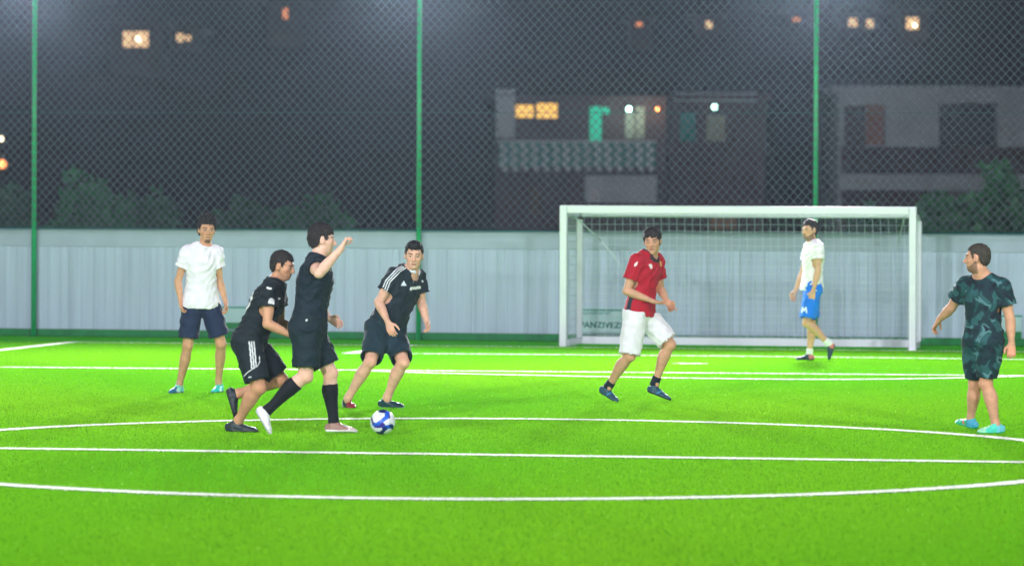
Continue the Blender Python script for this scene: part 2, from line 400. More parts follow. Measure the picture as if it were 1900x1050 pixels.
def person(label, ground, J, s):
    """J: joints as photograph pixels + depth offset; s: look. ground = distance of the feet."""
    Y0 = ground; P = {}
    for n, q in J.items():
        P[n] = PT(q[0], q[1], Y0+q[2])
    for n in ('HeR', 'ToR', 'HeL', 'ToL'):
        q = J[n]
        if len(q) > 3: P[n][2] = q[3]
    k = s.get('k', 1.0); bw = s.get('bw', 1.0)*k; hk = s.get('hk', 1.0)
    root = empty('person', (float((P['HR'][0]+P['HL'][0])/2), float(Y0), 0), label, 'person')
    if os.environ.get('DBG'):
        d = lambda a, b: round(float(np.linalg.norm(P[a]-P[b]))/k, 3)
        print('BONES', label[:30], 'ua', d('SR', 'ER'), d('SL', 'EL'), 'fa', d('ER', 'WR'), d('EL', 'WL'), 'th', d('HR', 'KR'), d('HL', 'KL'), 'sh', d('KR', 'AR'), d('KL', 'AL'), 'foot', d('HeR', 'ToR'), d('HeL', 'ToL'), 'sw', d('SR', 'SL'), 'ankz', round(float(P['AR'][2]), 2), round(float(P['AL'][2]), 2))
    rh = nrm(P['HR']-P['HL']); rs = nrm(P['SR']-P['SL'])
    hc = (P['HR']+P['HL'])/2; scn = (P['SR']+P['SL'])/2; up = nrm(scn-hc)
    fr_h = nrm(np.cross(up, rh)); fr_s = nrm(np.cross(up, rs))
    hr, hf, hu = head_frame(*s['head']); H = P['HC']
    def hp(x, y, z): return H+hk*(hr*x+hf*y+hu*z)
    HA = np.array([hr, hf, hu])
    # ---------------- body
    pr = []
    tk = [(-.16, .12, .085), (-.04, .165, .112), (.12, .158, .110), (.35, .140, .102), (.55, .145, .108), (.78, .165, .115), (.93, .160, .098), (1.06, .105, .075)]
    belly = s.get('belly', 0)
    def torso(g, gv=None, t0=-.16, t1=1.06, cap0=.6, cap1=1.0, flare=0.0):
        gv = g if gv is None else gv
        kk = [(t, a*bw+g+flare*max(0, .5-t), b*bw+gv+flare*max(0, .5-t)+belly*math.exp(-((t-.25)/.3)**2)*.5, 0, 0) for t, a, b in tk if t0 <= t <= t1]
        if kk[0][0] > t0:
            a = np.interp(t0, [q[0] for q in tk], [q[1] for q in tk])*bw+g+flare*(.5-t0); b = np.interp(t0, [q[0] for q in tk], [q[2] for q in tk])*bw+gv+flare*(.5-t0)
            kk = [(t0, max(a, kk[0][1]*.97), max(b, kk[0][2]*.97), 0, 0)]+kk
        return Tube(hc, scn, kk, rh, rs, cap0, cap1)
    pr.append((torso(0), 'add', 0))
    # seat
    for sd, h in ((1, 'HR'), (-1, 'HL')):
        pr.append((Ell(P[h]-fr_h*.035*bw-up*.01, np.array([rh, fr_h, up]), (.075*bw, .085*bw, .085*bw)), 'add', .03))
    neckb = P['NB']; headb = hp(0, -.012, -.075)
    pr.append((Cap(neckb-up*.03, headb, .062*k*s.get('neck', 1), .054*hk*s.get('neck', 1)), 'add', .03))
    for S in ('SR', 'SL'):
        pr.append((Cap(neckb-up*.005+nrm(P[S]-neckb)*.03, P[S]-up*.005, .052*k, .052*k), 'add', .04))
    arms = {}
    for sd in ('R', 'L'):
        S, E, W_, T = P['S'+sd], P['E'+sd], P['W'+sd], P['T'+sd]
        bend = orth(np.cross(nrm(E-S), nrm(W_-E))+1e-3*rs, E-S)
        aw = s.get('arm', 1)*k
        pr.append((Tube(S, E, [(0, .054*aw, .056*aw), (.2, .051*aw, .056*aw), (.55, .044*aw, .048*aw), (.9, .038*aw, .038*aw), (1, .037*aw, .037*aw)], bend), 'add', .028))
        pr.append((Tube(E, W_, [(0, .038*aw, .038*aw), (.22, .042*aw, .041*aw), (.6, .034*aw, .032*aw), (.92, .027*aw, .022*aw), (1, .027*aw, .021*aw)], bend), 'add', .014))
        hs = s.get('hand'+sd, {}); d = nrm(T-W_)
        pn = hs.get('pn', -rs if sd == 'R' else rs)
        hand(pr, W_, d, np.array(pn, float), sd == 'R', k*1.0, hs.get('curl', .55), hs.get('sp', 1.0), hs.get('point', False))
        arms[sd] = (S, E, bend, aw)
    legs = {}
    for sd in ('R', 'L'):
        Hh, K_, A_ = P['H'+sd], P['K'+sd], P['A'+sd]; ff = nrm(P['To'+sd]-P['He'+sd])
        lw = s.get('leg', 1)*k
        fk = orth(ff+fr_h*.6+0.001, A_-K_); uu = np.cross(nrm(A_-K_), fk); ut = orth(rh, K_-Hh)
        if uu@rh < 0: uu = -uu
        sg = 1 if np.cross(nrm(A_-K_), uu)@fk > 0 else -1
        pr.append((Tube(Hh, K_, [(-.05, .082*lw, .088*lw), (.2, .084*lw, .090*lw), (.6, .067*lw, .072*lw), (.88, .054*lw, .057*lw), (1, .050*lw, .054*lw)], ut), 'add', .03))
        pr.append((Tube(K_, A_, [(0, .050*lw, .053*lw), (.12, .049*lw, .051*lw, 0, -.004*sg), (.32, .054*lw, .058*lw, 0, -.013*sg), (.6, .043*lw, .045*lw, 0, -.008*sg), (.88, .033*lw, .036*lw), (1.0, .034*lw, .040*lw)], uu), 'add', .018))
        pr.append((Ell(K_+fk*.026*lw, np.eye(3), (.03*lw,)*3), 'add', .025))
        if not s.get('flatfoot'): pr.append((Cap(A_-nrm(A_-K_)*.02, A_*.75+.25*(P['He'+sd]+ff*.1)+np.array([0, 0, .0]), .034*lw, .03*lw), 'add', .015))
        legs[sd] = (Hh, K_, A_, uu, ut, lw, fk)
    # head with its features
    E_ = lambda c, r: Ell(hp(*c), HA, np.array(r)*hk)
    C_ = lambda a, b, ra, rb: Cap(hp(*a), hp(*b), ra*hk, rb*hk)
    pr += [(E_((0, -.012, .030), (.074, .094, .086)), 'add', 0), (E_((0, .022, -.030), (.060, .070, .076)), 'add', .03),
           (E_((0, .058, -.086), (.028, .026, .022)), 'add', .028), (C_((-.034, .078, .026), (.034, .078, .026), .012, .012), 'add', .014),
           (E_((.043, .056, -.012), (.018, .020, .018)), 'add', .02), (E_((-.043, .056, -.012), (.018, .020, .018)), 'add', .02),
           (E_((.031, .094, .009), (.015, .011, .010)), 'sub', .012), (E_((-.031, .094, .009), (.015, .011, .010)), 'sub', .012),
           (E_((.031, .079, .008), (.0115,)*3), 'add', .002), (E_((-.031, .079, .008), (.0115,)*3), 'add', .002),
           (C_((0, .088, .018), (0, .110, -.022), .0085, .012), 'add', .008), (C_((-.010, .098, -.028), (.010, .098, -.028), .009, .009), 'add', .006),
           (C_((-.018, .084, -.052), (.018, .084, -.052), .007, .007), 'add', .006), (C_((-.014, .083, -.062), (.014, .083, -.062), .0075, .0075), 'add', .004),
           (E_((.077, -.008, -.004), (.009, .020, .031)), 'add', .006), (E_((-.077, -.008, -.004), (.009, .020, .031)), 'add', .006),
           (E_((.085, -.002, -.002), (.005, .009, .016)), 'sub', .004), (E_((-.085, -.002, -.002), (.005, .009, .016)), 'sub', .004)]
    skin = lin(s['skin']); hairc = lin(np.array(s['hair'])+10)
    def skincol(V, N):
        q = (V-H)@HA.T/hk; x, y, z = q.T
        C = np.tile(skin, (len(V), 1)); ax = np.abs(x)
        hd = (z > -.13) & (np.linalg.norm(q, axis=1) < .2)
        mix = lambda C, m, c, a: np.where((m)[:, None], C*(1-a)+np.asarray(c)*a, C)
        C = mix(C, hd & (y > .05) & (ax > .03) & (ax < .06) & (z < .0) & (z > -.04), skin*[1.05, .82, .78], .5)
        C = mix(C, hd & (y > .095) & (ax < .014) & (z < -.01) & (z > -.04), skin*[1.05, .8, .75], .5)
        if s.get('beard', 0): 
            zb = np.interp(y, [-.03, .0, .03, .06, .10], [.0, -.012, -.038, -.054, -.060]); mouth = (ax < .021) & (z > -.068) & (y > .05)
            w_ = np.clip((zb-z)/.012, 0, 1)*np.clip((y+.02)/.012, 0, 1)*np.clip((z+.128)/.01, 0, 1)*np.clip((-z-.0)/.01, 0, 1)*(~mouth)*hd*s['beard']*(.85+.15*np.sin(x*900)*np.sin(z*800+y*500))
            C = C*(1-w_[:, None])+hairc*w_[:, None]
            C = mix(C, hd & (y > .08) & (ax < .024) & (z > -.047) & (z < -.037), hairc, s['beard'])
            if s.get('goatee'): pass
        if s.get('goatee'): C = mix(C, hd & (y > .05) & (ax < .022) & (z < -.078) & (z > -.11), hairc, .7)
        C = mix(C, hd & (y > .07) & (ax < .020) & (z > -.067) & (z < -.050), [.36, .13, .11], .7)
        C = mix(C, hd & (y > .07) & (ax < .017) & (np.abs(z+.0575) < .0028), [.08, .03, .03], .8)
        C = mix(C, hd & (y > .062) & (np.abs(ax-.031) < .018) & (np.abs(z-.0285-.10*(.018-np.abs(ax-.033))) < .0048), hairc*.8, .85)
        C = mix(C, hd & (y > .07) & (np.abs(ax-.031) < .0155) & (np.abs(z-.009) < .0085), skin*.5, .6)
        C = mix(C, hd & (y > .074) & (np.abs(ax-.031) < .012) & (np.abs(z-.008) < .0052), [.45, .42, .4], .5)
        C = mix(C, hd & (y > .076) & (np.abs(ax-.031) < .0052) & (np.abs(z-.008) < .0052), [.02, .012, .01], .95)
        for sd in ('R', 'L'):                       # legs: a little darker where hair grows; knees and knuckles redder
            A_, K_ = P['A'+sd], P['K'+sd]; dd = np.linalg.norm(V-K_, axis=1)
            C = mix(C, dd < .075, skin*[1.0, .85, .8], .35)
            C = mix(C, np.linalg.norm(V-P['T'+sd], axis=1) < .07, skin*[1.05, .82, .8], .4)
            t = (V-K_)@nrm(A_-K_)/np.linalg.norm(A_-K_); far = np.linalg.norm(V-K_-np.clip(t, 0, 1)[:, None]*(A_-K_), axis=1) < .09
            C = mix(C, (t > .1) & (t < .9) & far, skin*[.80, .76, .72], s.get('leghair', .4))
        return C
    body = solid('body', pr, VOX, skin_m, root, skincol)
    # ---------------- hair
    hl = s.get('hairline', [(-.12, -.070), (-.055, -.064), (-.034, -.03), (-.024, .024), (.008, .028), (.015, .002), (.026, .002), (.036, .036), (.06, .053), (.12, .060)])
    th = s.get('hairt', .012); tp = s.get('hairtop', .010); hy = [a for a, b in hl]; hz = [b for a, b in hl]
    def hloc(X, Y, Z):
        y = ((X-H[0])*hf[0]+(Y-H[1])*hf[1]+(Z-H[2])*hf[2])/hk; z = ((X-H[0])*hu[0]+(Y-H[1])*hu[1]+(Z-H[2])*hu[2])/hk
        x = ((X-H[0])*hr[0]+(Y-H[1])*hr[1]+(Z-H[2])*hr[2])/hk
        jit = .0035*np.sin(x*310+y*90)+.003*np.sin(x*171-y*260+2)+s.get('fringe', 0)*(np.sin(x*55+1)+.5*np.sin(x*120))
        temple = s.get('temple', .012)*np.exp(-((np.abs(x)-.048)/.012)**2)*(y > .02)
        return z-np.interp(y, hy, hz)-jit-temple
    def hcut(X, Y, Z): return -hloc(X, Y, Z)*hk
    def htaper(X, Y, Z): return (th+.002)*hk*s.get('taper', 1)*(1-np.clip(hloc(X, Y, Z)/.03, 0, 1))**1.5
    hpr = [(E_((0, -.014, .030), (.074+th, .094+th, .086+th)), 'add', 0), (E_((0, -.015, .058+tp), (.060+th, .078+th, .052+th)), 'add', .02),
           (E_((0, -.035, -.02), (.062+th*.6, .062+th*.6, .06)), 'add', .02)]
    if s.get('quiff'): hpr.append((E_((0, .045, .105), (.05, .045, .026)), 'add', .02))
    hpr += [(Fn(H, .3, htaper), 'offs', 0), (Fn(H, .3, hcut), 'and', 0)]
    hn = s.get('hairn', .004)
    ho = solid('hair', hpr, VOX*.8, hair_m, root, lambda V, N: np.tile(hairc, (len(V), 1))*(0.8+.5*(folds(V, 3, .012, 1)[:, None] > 0)), disp=lambda V: folds(V, 11, s.get('hairwl', .02), hn, dirs=None if s.get('curly') else [hr, hr*.9+hu*.2]))
    # loose tufts lying over the hair, so that its outline is uneven
    me = ho.data; nv = len(me.vertices); co = np.empty(nv*3); me.vertices.foreach_get('co', co); co = co.reshape(-1, 3)+parent_origin(root)
    nn = np.empty(nv*3, np.float32); me.vertices.foreach_get('normal', nn); nn = nn.reshape(-1, 3)
    rg = np.random.RandomState(int(J['HC'][0])); pick = rg.choice(nv, min(nv, s.get('tufts', 900)), replace=False); tl_ = s.get('tuftl', .018)
    TV, TF, TC = [], [], []
    for i in pick:
        n_ = nn[i]; q = (co[i]-H)@HA.T
        if ((co[i]-H)@n_) < 0: continue
        comb = nrm(rg.randn(3)) if s.get('curly') else orth(-hu*.9+(hf*.9 if q[1] > 0 else -hf*.3)+rg.randn(3)*.35, n_)
        lift = (.5+.5*rg.rand()) if s.get('curly') else .16+.34*rg.rand()
        d_ = nrm(comb*(1-lift*.6)+n_*lift); L_ = tl_*(.5+.8*rg.rand()); sd_ = nrm(np.cross(d_, n_)+1e-4)*(.0045+.003*rg.rand()); p = co[i]-n_*.001
        m_ = p+d_*L_*.55+n_*.001; e_ = p+d_*L_-n_*L_*(.25 if not s.get('curly') else .1); k0 = len(TV)
        TV += [p-sd_, p+sd_, m_+sd_*.8, m_-sd_*.8, e_]; TF += [(k0, k0+1, k0+2, k0+3), (k0+3, k0+2, k0+4)]; TC += [hairc*(.4+1.7*rg.rand()**1.5)]*5
    tm = bpy.data.meshes.new('hair_tufts'); tm.from_pydata([tuple(v-parent_origin(root)) for v in TV], [], TF); tm.update()
    at = tm.color_attributes.new('Col', 'FLOAT_COLOR', 'POINT'); at.data.foreach_set('color', np.concatenate([np.array(TC), np.ones((len(TC), 1))], 1).astype(np.float32).ravel())
    tm.materials.append(hair_m); to = bpy.data.objects.new('hair_tufts', tm); COL.objects.link(to); to.parent = ho
    # ---------------- shirt
    sh = s['shirt']; sp = []; g = sh.get('g', .020)*k; hem = sh.get('hem', -.10)
    sp.append((torso(g, g*1.15, t0=hem, t1=1.06, cap0=0, flare=sh.get('flare', .012)), 'add', 0))
    for S in ('SR', 'SL'): sp.append((Cap(neckb-up*.02+nrm(P[S]-neckb)*.02, P[S], .056*k+g*.3, .058*k+g*.4), 'add', .045))
    sl = sh.get('sleeve', .62); sr = sh.get('sr', .018)
    for sd in ('R', 'L'):
        S, E, bend, aw = arms[sd]; l = sh.get('sleeve'+sd, sl)
        sp.append((Tube(S, E, [(-.05, .056*aw+g*.4, .058*aw+g*.4), (l*.5, .055*aw+sr*.8, .058*aw+sr*.8), (l, .050*aw+sr*1.25, .054*aw+sr*1.25)], bend, cap1=0), 'add', .04))
        L = np.linalg.norm(E-S)
        sp.append((Tube(S, E, [(l-.04/L, .044*aw, .048*aw), (l-.01/L, .050*aw+sr*1.2-.006, .054*aw+sr*1.2-.006), (l+.05/L, .050*aw+sr*1.3-.006, .054*aw+sr*1.3-.006)], bend), 'sub', .003))
    tl = np.linalg.norm(scn-hc)
    # neckline
    sp.append((Tube(neckb-up*sh.get('nd', .012)+fr_s*sh.get('nf', .008), headb, [(0, .060*k*s.get('neck', 1)+.010, .064*k*s.get('neck', 1)+.012), (1, .1, .1)], rs), 'sub', .006))
    fd = [up+.4*fr_s, up*.7+rs*.7, up*.7-rs*.7, rs]
    def sdisp(V): return folds(V, sh.get('seed', 1), sh.get('fwl', .075), sh.get('famp', .0065)*k, dirs=fd, n=6)
    ctx = dict(P=P, up=up, fr=fr_s, rs=rs, neckb=neckb, hc=hc, scn=scn, k=k, arms=arms, legs=legs, rh=rh, fr_h=fr_h)
    solid('shirt', sp, VOX, cloth_m, root, lambda V, N: sh['col'](V, N, TOPX(V), ctx), disp=sdisp)
    if s.get('collar'):
        ca, cb = neckb-up*.012+fr_s*.006, neckb+up*.040-fr_s*.002; nk = s.get('neck', 1)*k
        cp = [(Tube(ca, cb, [(0, .086*nk, .088*nk), (.6, .074*nk, .078*nk), (1, .068*nk, .072*nk)], rs, cap0=0, cap1=0), 'add', 0),
              (Tube(ca-up*.03, cb+up*.03, [(0, .078*nk, .080*nk), (.6, .064*nk, .068*nk), (1, .060*nk, .064*nk)], rs), 'sub', 0),
              (Ell(neckb+fr_s*.095+up*.035, np.array([rs, fr_s, up]), (.030, .05, .055)), 'sub', .002)]
        def ccol(V, N):
            h = (V-ca)@nrm(cb-ca)/np.linalg.norm(cb-ca); C = np.tile(lin(s['collar'][0]), (len(V), 1)); C[(h < .38) | (np.abs((V-neckb)@rs) < .045) & ((V-neckb)@fr_s > .04)] = lin(s['collar'][1]); return C
        solid('collar', cp, VOX*.7, cloth_m, root, ccol)
    # ---------------- shorts
    st = s['shorts']; sp = []; g2 = st.get('g', .016)*k
    sp.append((torso(g2, g2, t0=-.16, t1=.35, cap0=.6, cap1=0), 'add', 0))
    wl = st.get('waist', .2); wc = hc+up*tl*wl
    for sd in ('R', 'L'):
        Hh, K_, A_, uu, ut, lw, fk = legs[sd]; l = st.get('len'+sd, st.get('len', .8)); r1 = st.get('r1', .100)*k
        sp.append((Ell(P['H'+sd]-fr_h*.035*bw-up*.01, np.array([rh, fr_h, up]), (.075*bw+g2, .085*bw+g2, .09*bw+g2)), 'add', .04))
        sp.append((Tube(Hh, K_, [(-.05, .094*lw+.010, .100*lw+.008), (l*.5, .093*lw+.014, .098*lw+.012), (l, r1*.97, r1)], ut, cap1=0), 'add', st.get('crotch', .025)))
    for sd in ('R', 'L'):
        Hh, K_, A_, uu, ut, lw, fk = legs[sd]; l = st.get('len'+sd, st.get('len', .8)); r1 = st.get('r1', .100)*k; L = np.linalg.norm(K_-Hh)
        sp.append((Tube(Hh, K_, [(l-.07/L, .055*lw, .06*lw), (l-.03/L, r1*.97-.010, r1-.010), (l+.05/L, r1*.97-.008, r1-.008)], ut), 'sub', .004))
    sp.append((Fn(wc, .3, lambda X, Y, Z: (X-wc[0])*up[0]+(Y-wc[1])*up[1]+(Z-wc[2])*up[2]), 'and', 0))
    fs = [up*.5+rh, up+rh*.5, up-rh*.5]
    def shdisp(V):
        f = np.ones(len(V)); 
        for sd in ('R', 'L'):
            Hh, K_ = legs[sd][0], legs[sd][1]; l = st.get('len'+sd, st.get('len', .8)); L = np.linalg.norm(K_-Hh); w_ = (K_-Hh)/L; t = (V-Hh)@w_
            near = np.linalg.norm(V-Hh-t[:, None]*w_, axis=1) < .13; f = np.where(near, np.minimum(f, np.clip((l*L-t)/.06, .12, 1)), f)
        return f*folds(V, st.get('seed', 5), .085, st.get('famp', .007)*k, dirs=fs, n=6)
    solid('shorts', sp, VOX, cloth_m, root, lambda V, N: st['col'](V, N, TOPX(V), ctx), disp=shdisp)
    # ---------------- socks and shoes
    for sd in ('R', 'L'):
        Hh, K_, A_, uu, ut, lw, fk = legs[sd]; sk = s.get('sock')
        if sk:
            t0 = sk['t']; col = lin(sk['c']); sg = 1 if np.cross(nrm(A_-K_), uu)@fk > 0 else -1
            e = .005
            full = [(0, .050*lw, .053*lw, 0, 0), (.12, .049*lw, .051*lw, 0, -.004*sg), (.32, .054*lw, .058*lw, 0, -.013*sg), (.6, .043*lw, .045*lw, 0, -.008*sg), (.88, .033*lw, .036*lw, 0, 0), (1.06, .035*lw, .041*lw, 0, 0)]
            ts = [q[0] for q in full]; v0 = [t0]+[float(np.interp(t0, ts, [q[i] for q in full])) for i in range(1, 5)]
            kn = [v0]+[q for q in full if q[0] > t0+.04]; kn = [(q[0], q[1]+e, q[2]+e, q[3], q[4]) for q in kn]
            o = solid('sock', [(Tube(K_, A_, kn, uu, cap0=0), 'add', 0)], VOX*.8, cloth_m, root, np.array(col), disp=lambda V: folds(V, 9, .05, .0018, n=4))
        cs = s['shoe'+sd] if 'shoe'+sd in s else s['shoe']
        shoe(P['He'+sd], P['To'+sd], A_, uu, k*s.get('shk', 1.0), cs, root, label=cs.get('label'), collar=cs.get('ch', .082))
    return root, ctx
# ------------------------------------------------------------------ the seven players
def plain(rgb, **kw):
    c = lin(rgb)
    def f(V, N, px, X):
        C = np.tile(c, (len(V), 1)); front = N[:, 1] < .15
        for poly, rc in kw.get('marks', []): C[inpoly(px, poly) & front] = lin(rc)
        for fn in kw.get('fns', []): C = fn(C, V, N, px, X)
        return C
    return f
def line_poly(pts, w):         # a thin band along a polyline, in photograph pixels
    pts = [np.array(p, float) for p in pts]; out = []
    for a, b in zip(pts[:-1], pts[1:]):
        d = (b-a)/np.linalg.norm(b-a); n = np.array([-d[1], d[0]])*w/2; out.append([tuple(a+n), tuple(b+n), tuple(b-n), tuple(a-n)])
    return out
def disc(x, y, rx, ry=None, n=10): return [(x+rx*math.cos(6.283*i/n), y+(ry or rx)*math.sin(6.283*i/n)) for i in range(n)]
def neckband(w, rgb):
    def f(C, V, N, px, X):
        d = V-X['neckb']; h = d@X['up']; r = np.linalg.norm(d-h[:, None]*X['up'], axis=1)
        C[(r < .072*X['k']+w) & (h > -.06)] = lin(rgb); return C
    return f
BLK = (14, 30, 36); SK = (204, 156, 122)
PEOPLE = []

# man standing at the left in a white T-shirt
person('young man standing in a plain white T-shirt, navy shorts and turquoise boots',
  GY(365, 729), dict(HC=(383.5, 428, 0), NB=(378.5, 459, 0), SR=(347, 469, -.03), SL=(402, 469, .03), ER=(330, 522, 0), EL=(407.5, 521, .06), WR=(335.5, 561, -.06), WL=(419, 561, 0),
    TR=(342, 582, -.08), TL=(421, 583, -.04), HR=(357, 563, -.02), HL=(389, 563, .02), KR=(348, 642, -.04), KL=(410, 638, .02), AR=(332.5, 716, .02), AL=(405.5, 708, .22),
    HeR=(337, 729, .06, 0), ToR=(317, 732, -.15, 0), HeL=(411, 722, .30, 0), ToL=(398, 726, .04, 0)),
  dict(k=1.0, bw=.93, hk=1.06, head=(14, 4, 2), skin=SK, hair=(30, 26, 24), hairt=.018, hairtop=.038, hairn=.012, hairwl=.03, curly=True, tufts=1300, tuftl=.016, goatee=True, arm=.94, leg=1.02, leghair=.35,
    handR=dict(pn=(.6, -.3, 0), curl=.75), handL=dict(pn=(-.6, -.2, 0), curl=.7),
    shirt=dict(g=.026, hem=-.10, sleeve=.52, sr=.024, flare=.040, seed=3, famp=.007, col=plain((234, 234, 244))),
    shorts=dict(len=.84, r1=.108, waist=.02, g=.012, col=plain((24, 40, 72)), seed=8),
    shoeR=dict(upper=(120, 225, 205), sole=(20, 90, 130), heel=(100, 200, 200), toe=(30, 110, 140), ch=.10, label='pale turquoise boot with blue toe'), shoeL=dict(upper=(20, 205, 185), sole=(10, 130, 130), ch=.10)))

# man in black lunging behind the dribbler
stripes = []
for i in range(3): stripes += line_poly([(462.5+i*4.2, 633), (467.5+i*4.0, 684-i*1.6)], 2.6)
stripes += line_poly([(452, 698), (460, 690), (470, 683.5), (478, 679), (482, 671), (481, 660)], 1.5)
stripes += line_poly([(461, 700), (467, 698.5)], 2.2)
def backno(C, V, N, px, X):    # white figure on the back, seen edge-on
    d = V-X['hc']; h = d@X['up']; x = d@X['rs']; y = d@X['fr']; tl = np.linalg.norm(X['scn']-X['hc'])
    m = (y < -.03) & (h > .42*tl) & (h < .92*tl)
    ring = (((x/.085)**2+((h-.67*tl)/(.24*tl))**2) < 1) & (((x/.045)**2+((h-.67*tl)/(.14*tl))**2) > 1)
    C[m & ring] = lin((225, 228, 230)); C[(y < -.02) & (np.abs(h-.22*tl) < .022) & (np.abs(x) < .05)] = lin((225, 228, 230)); return C
person('man in black lunging low behind the dribbler, three white stripes on his shorts',
  GY(440, 801), dict(HC=(524, 494, .0), NB=(510, 522, .0), SR=(499.5, 539, -.16), SL=(515, 537, .17), ER=(496, 601, -.22), EL=(520, 598, .2), WR=(544, 624, -.18), WL=(560, 622, .14),
    TR=(562, 630, -.16), TL=(578, 628, .1), HR=(459, 636, -.09), HL=(465, 634, .09), KR=(480, 719, -.14), KL=(523, 706, .12), AR=(441.5, 781, .02), AL=(441, 730, .16),
    HeR=(421, 800, .06, 0), ToR=(477, 802, -.04, 0), HeL=(419, 725, .16), ToL=(434, 776, .14)),
  dict(k=.98, bw=1.12, hk=1.02, head=(72, 14, -4), skin=(202, 152, 120), hair=(26, 20, 17), beard=.28, hairt=.008, hairtop=.012, arm=1.08, leg=1.14, leghair=.35,
    handR=dict(pn=(0, .7, -.5), curl=.5), handL=dict(pn=(0, -.7, -.5), curl=.5),
    shirt=dict(g=.020, hem=-.10, famp=.010, sleeve=.52, sr=.020, seed=21, flare=.010, col=plain(BLK, fns=[backno], marks=[(disc(503.5, 561, 6, 8), (222, 226, 230)), ([(494, 532), (497, 531.5), (499, 533.5), (504, 534), (505, 537), (500, 537), (494.5, 535)], (225, 228, 230)), (disc(518, 554, 2.2), (225, 228, 230))])),
    shk=1.05, shorts=dict(len=.86, r1=.110, waist=.12, seed=12, col=plain((15, 30, 38), marks=[(p, (215, 220, 226)) for p in stripes])),
    shoe=dict(upper=(40, 52, 60), sole=(22, 28, 32), lace=(20, 26, 30), collar=(20, 28, 34), ch=.09)))

# the dribbler
person('man in black dribbling the ball, one arm raised, knee-high black socks',
  GY(600, 803), dict(HC=(597.5, 446, 0.0), NB=(588, 478, 0), SR=(583, 493, -.17), SL=(594, 493, .17), ER=(592, 507, -.40), EL=(588, 560, .26), WR=(634, 460, -.36), WL=(611, 591, .22),
    TR=(646, 437, -.34), TL=(634, 603, .18), HR=(570, 611, -.09), HL=(573, 611, .09), KR=(567, 697, -.12), KL=(613, 692, .08), AR=(497, 760, -.08), AL=(619, 783, .1),
    HeR=(474, 763, -.08), ToR=(499, 807, -.12), HeL=(606, 803, .10, 0), ToL=(661, 805, .04, 0)),
  dict(k=1.0, bw=1.22, hk=1.07, head=(100, 4, 0), skin=(228, 186, 164), hair=(24, 20, 18), hairt=.013, hairtop=.014, hairn=.006, arm=1.12, leg=1.14, leghair=.05,
    hairline=[(-.12, -.082), (-.06, -.076), (-.034, -.05), (-.024, .022), (.008, .026), (.015, -.004), (.028, -.004), (.038, .03), (.07, .042), (.12, .048)],
    handR=dict(pn=(.7, 0, -.3), curl=1.05, sp=.5), handL=dict(pn=(-.1, -.9, -.3), curl=.25),
    shirt=dict(g=.016, hem=-.05, famp=.010, sleeve=.5, sleeveL=.5, sr=.012, seed=31, flare=.008, col=plain((12, 34, 46), fns=[])),
    shk=1.08, shorts=dict(len=.86, r1=.118, g=.020, waist=.24, seed=14, col=plain((10, 36, 44), marks=[(disc(569, 594, 2), (220, 225, 228))])),
    sock=dict(t=.22, c=(14, 20, 28)),
    shoeR=dict(upper=(226, 226, 232), sole=(200, 200, 208), lace=(60, 60, 66), ch=.07, label='white and silver boot, toe down'), shoeL=dict(upper=(150, 118, 104), toe=(210, 196, 190), sole=(236, 236, 240), lace=(20, 22, 26), collar=(22, 24, 28), ch=.085)))

# polo shirt
st3 = []
for i in range(3): st3 += line_poly([(749.5+i*0.5-3+i*3.2, 493.5+i*1.5), (738-2+i*3.4, 499+i*2.2), (723-7+i*3.9, 520+i*1.5), (707.5+i*4.3, 541+i*1.5)], 2.1)
person('man in black shirt with white collar and three white shoulder stripes',
  GY(700, 755), dict(HC=(768, 475, -.06), NB=(762.5, 504, -.02), SR=(732, 512, -.12), SL=(777, 516, .12), ER=(702.5, 561, -.16), EL=(782, 562, .12), WR=(720, 598, -.34), WL=(792, 596, -.02),
    TR=(728, 620, -.38), TL=(795, 613, -.06), HR=(702, 614, -.06), HL=(728, 614, .06), KR=(687, 671, -.34), KL=(748, 672, -.26), AR=(645, 739, -.20), AL=(718, 738, -.10),
    HeR=(641, 757, -.06, 0), ToR=(655, 759, -.30, 0), HeL=(706, 755, -.02, 0), ToL=(748, 755, -.16, 0)),
  dict(k=1.0, bw=1.14, hk=1.10, head=(2, 8, 3), skin=(222, 176, 150), hair=(18, 17, 18), hairt=.008, hairtop=.016, quiff=True, arm=1.12, leg=1.12, collar=[(16, 34, 42), (216, 226, 232)], belly=.02, neck=1.05, leghair=.25,
    handR=dict(pn=(.3, .9, 0), curl=.35), handL=dict(pn=(-.5, -.3, 0), curl=.85),
    shirt=dict(g=.024, hem=-.10, sleeve=.60, sr=.024, seed=41, famp=.010, flare=.012, nf=.02, nd=.035, col=plain((18, 38, 46), fns=[neckband(.018, (214, 224, 230))],
       marks=[(p, (212, 222, 228)) for p in st3]+[([(743.5, 530), (754.5, 530), (749.5, 520.5)], (205, 220, 224)), ([(744.5, 527.5), (754, 527.5), (754, 528.4), (744, 528.4)], (14, 28, 34)), ([(760.5, 533), (780.5, 530.5), (781, 535.5), (761, 538.5)], (224, 230, 232)), ([(766, 512), (767.2, 512), (767.6, 526), (766.4, 526)], (120, 134, 140)), (disc(784, 522, 2), (200, 208, 212))])),
    shorts=dict(len=.90, r1=.108, waist=.22, seed=18, g=.018, crotch=.07, col=plain((20, 50, 60))),
    shoeR=dict(upper=(40, 46, 52), toe=(130, 24, 40), heel=(180, 190, 190), sole=(110, 20, 34), ch=.08, label='dark boot with red toe and grey heel'), shoeL=dict(upper=(16, 62, 70), sole=(150, 190, 180), lace=(10, 34, 40), ch=.08)))

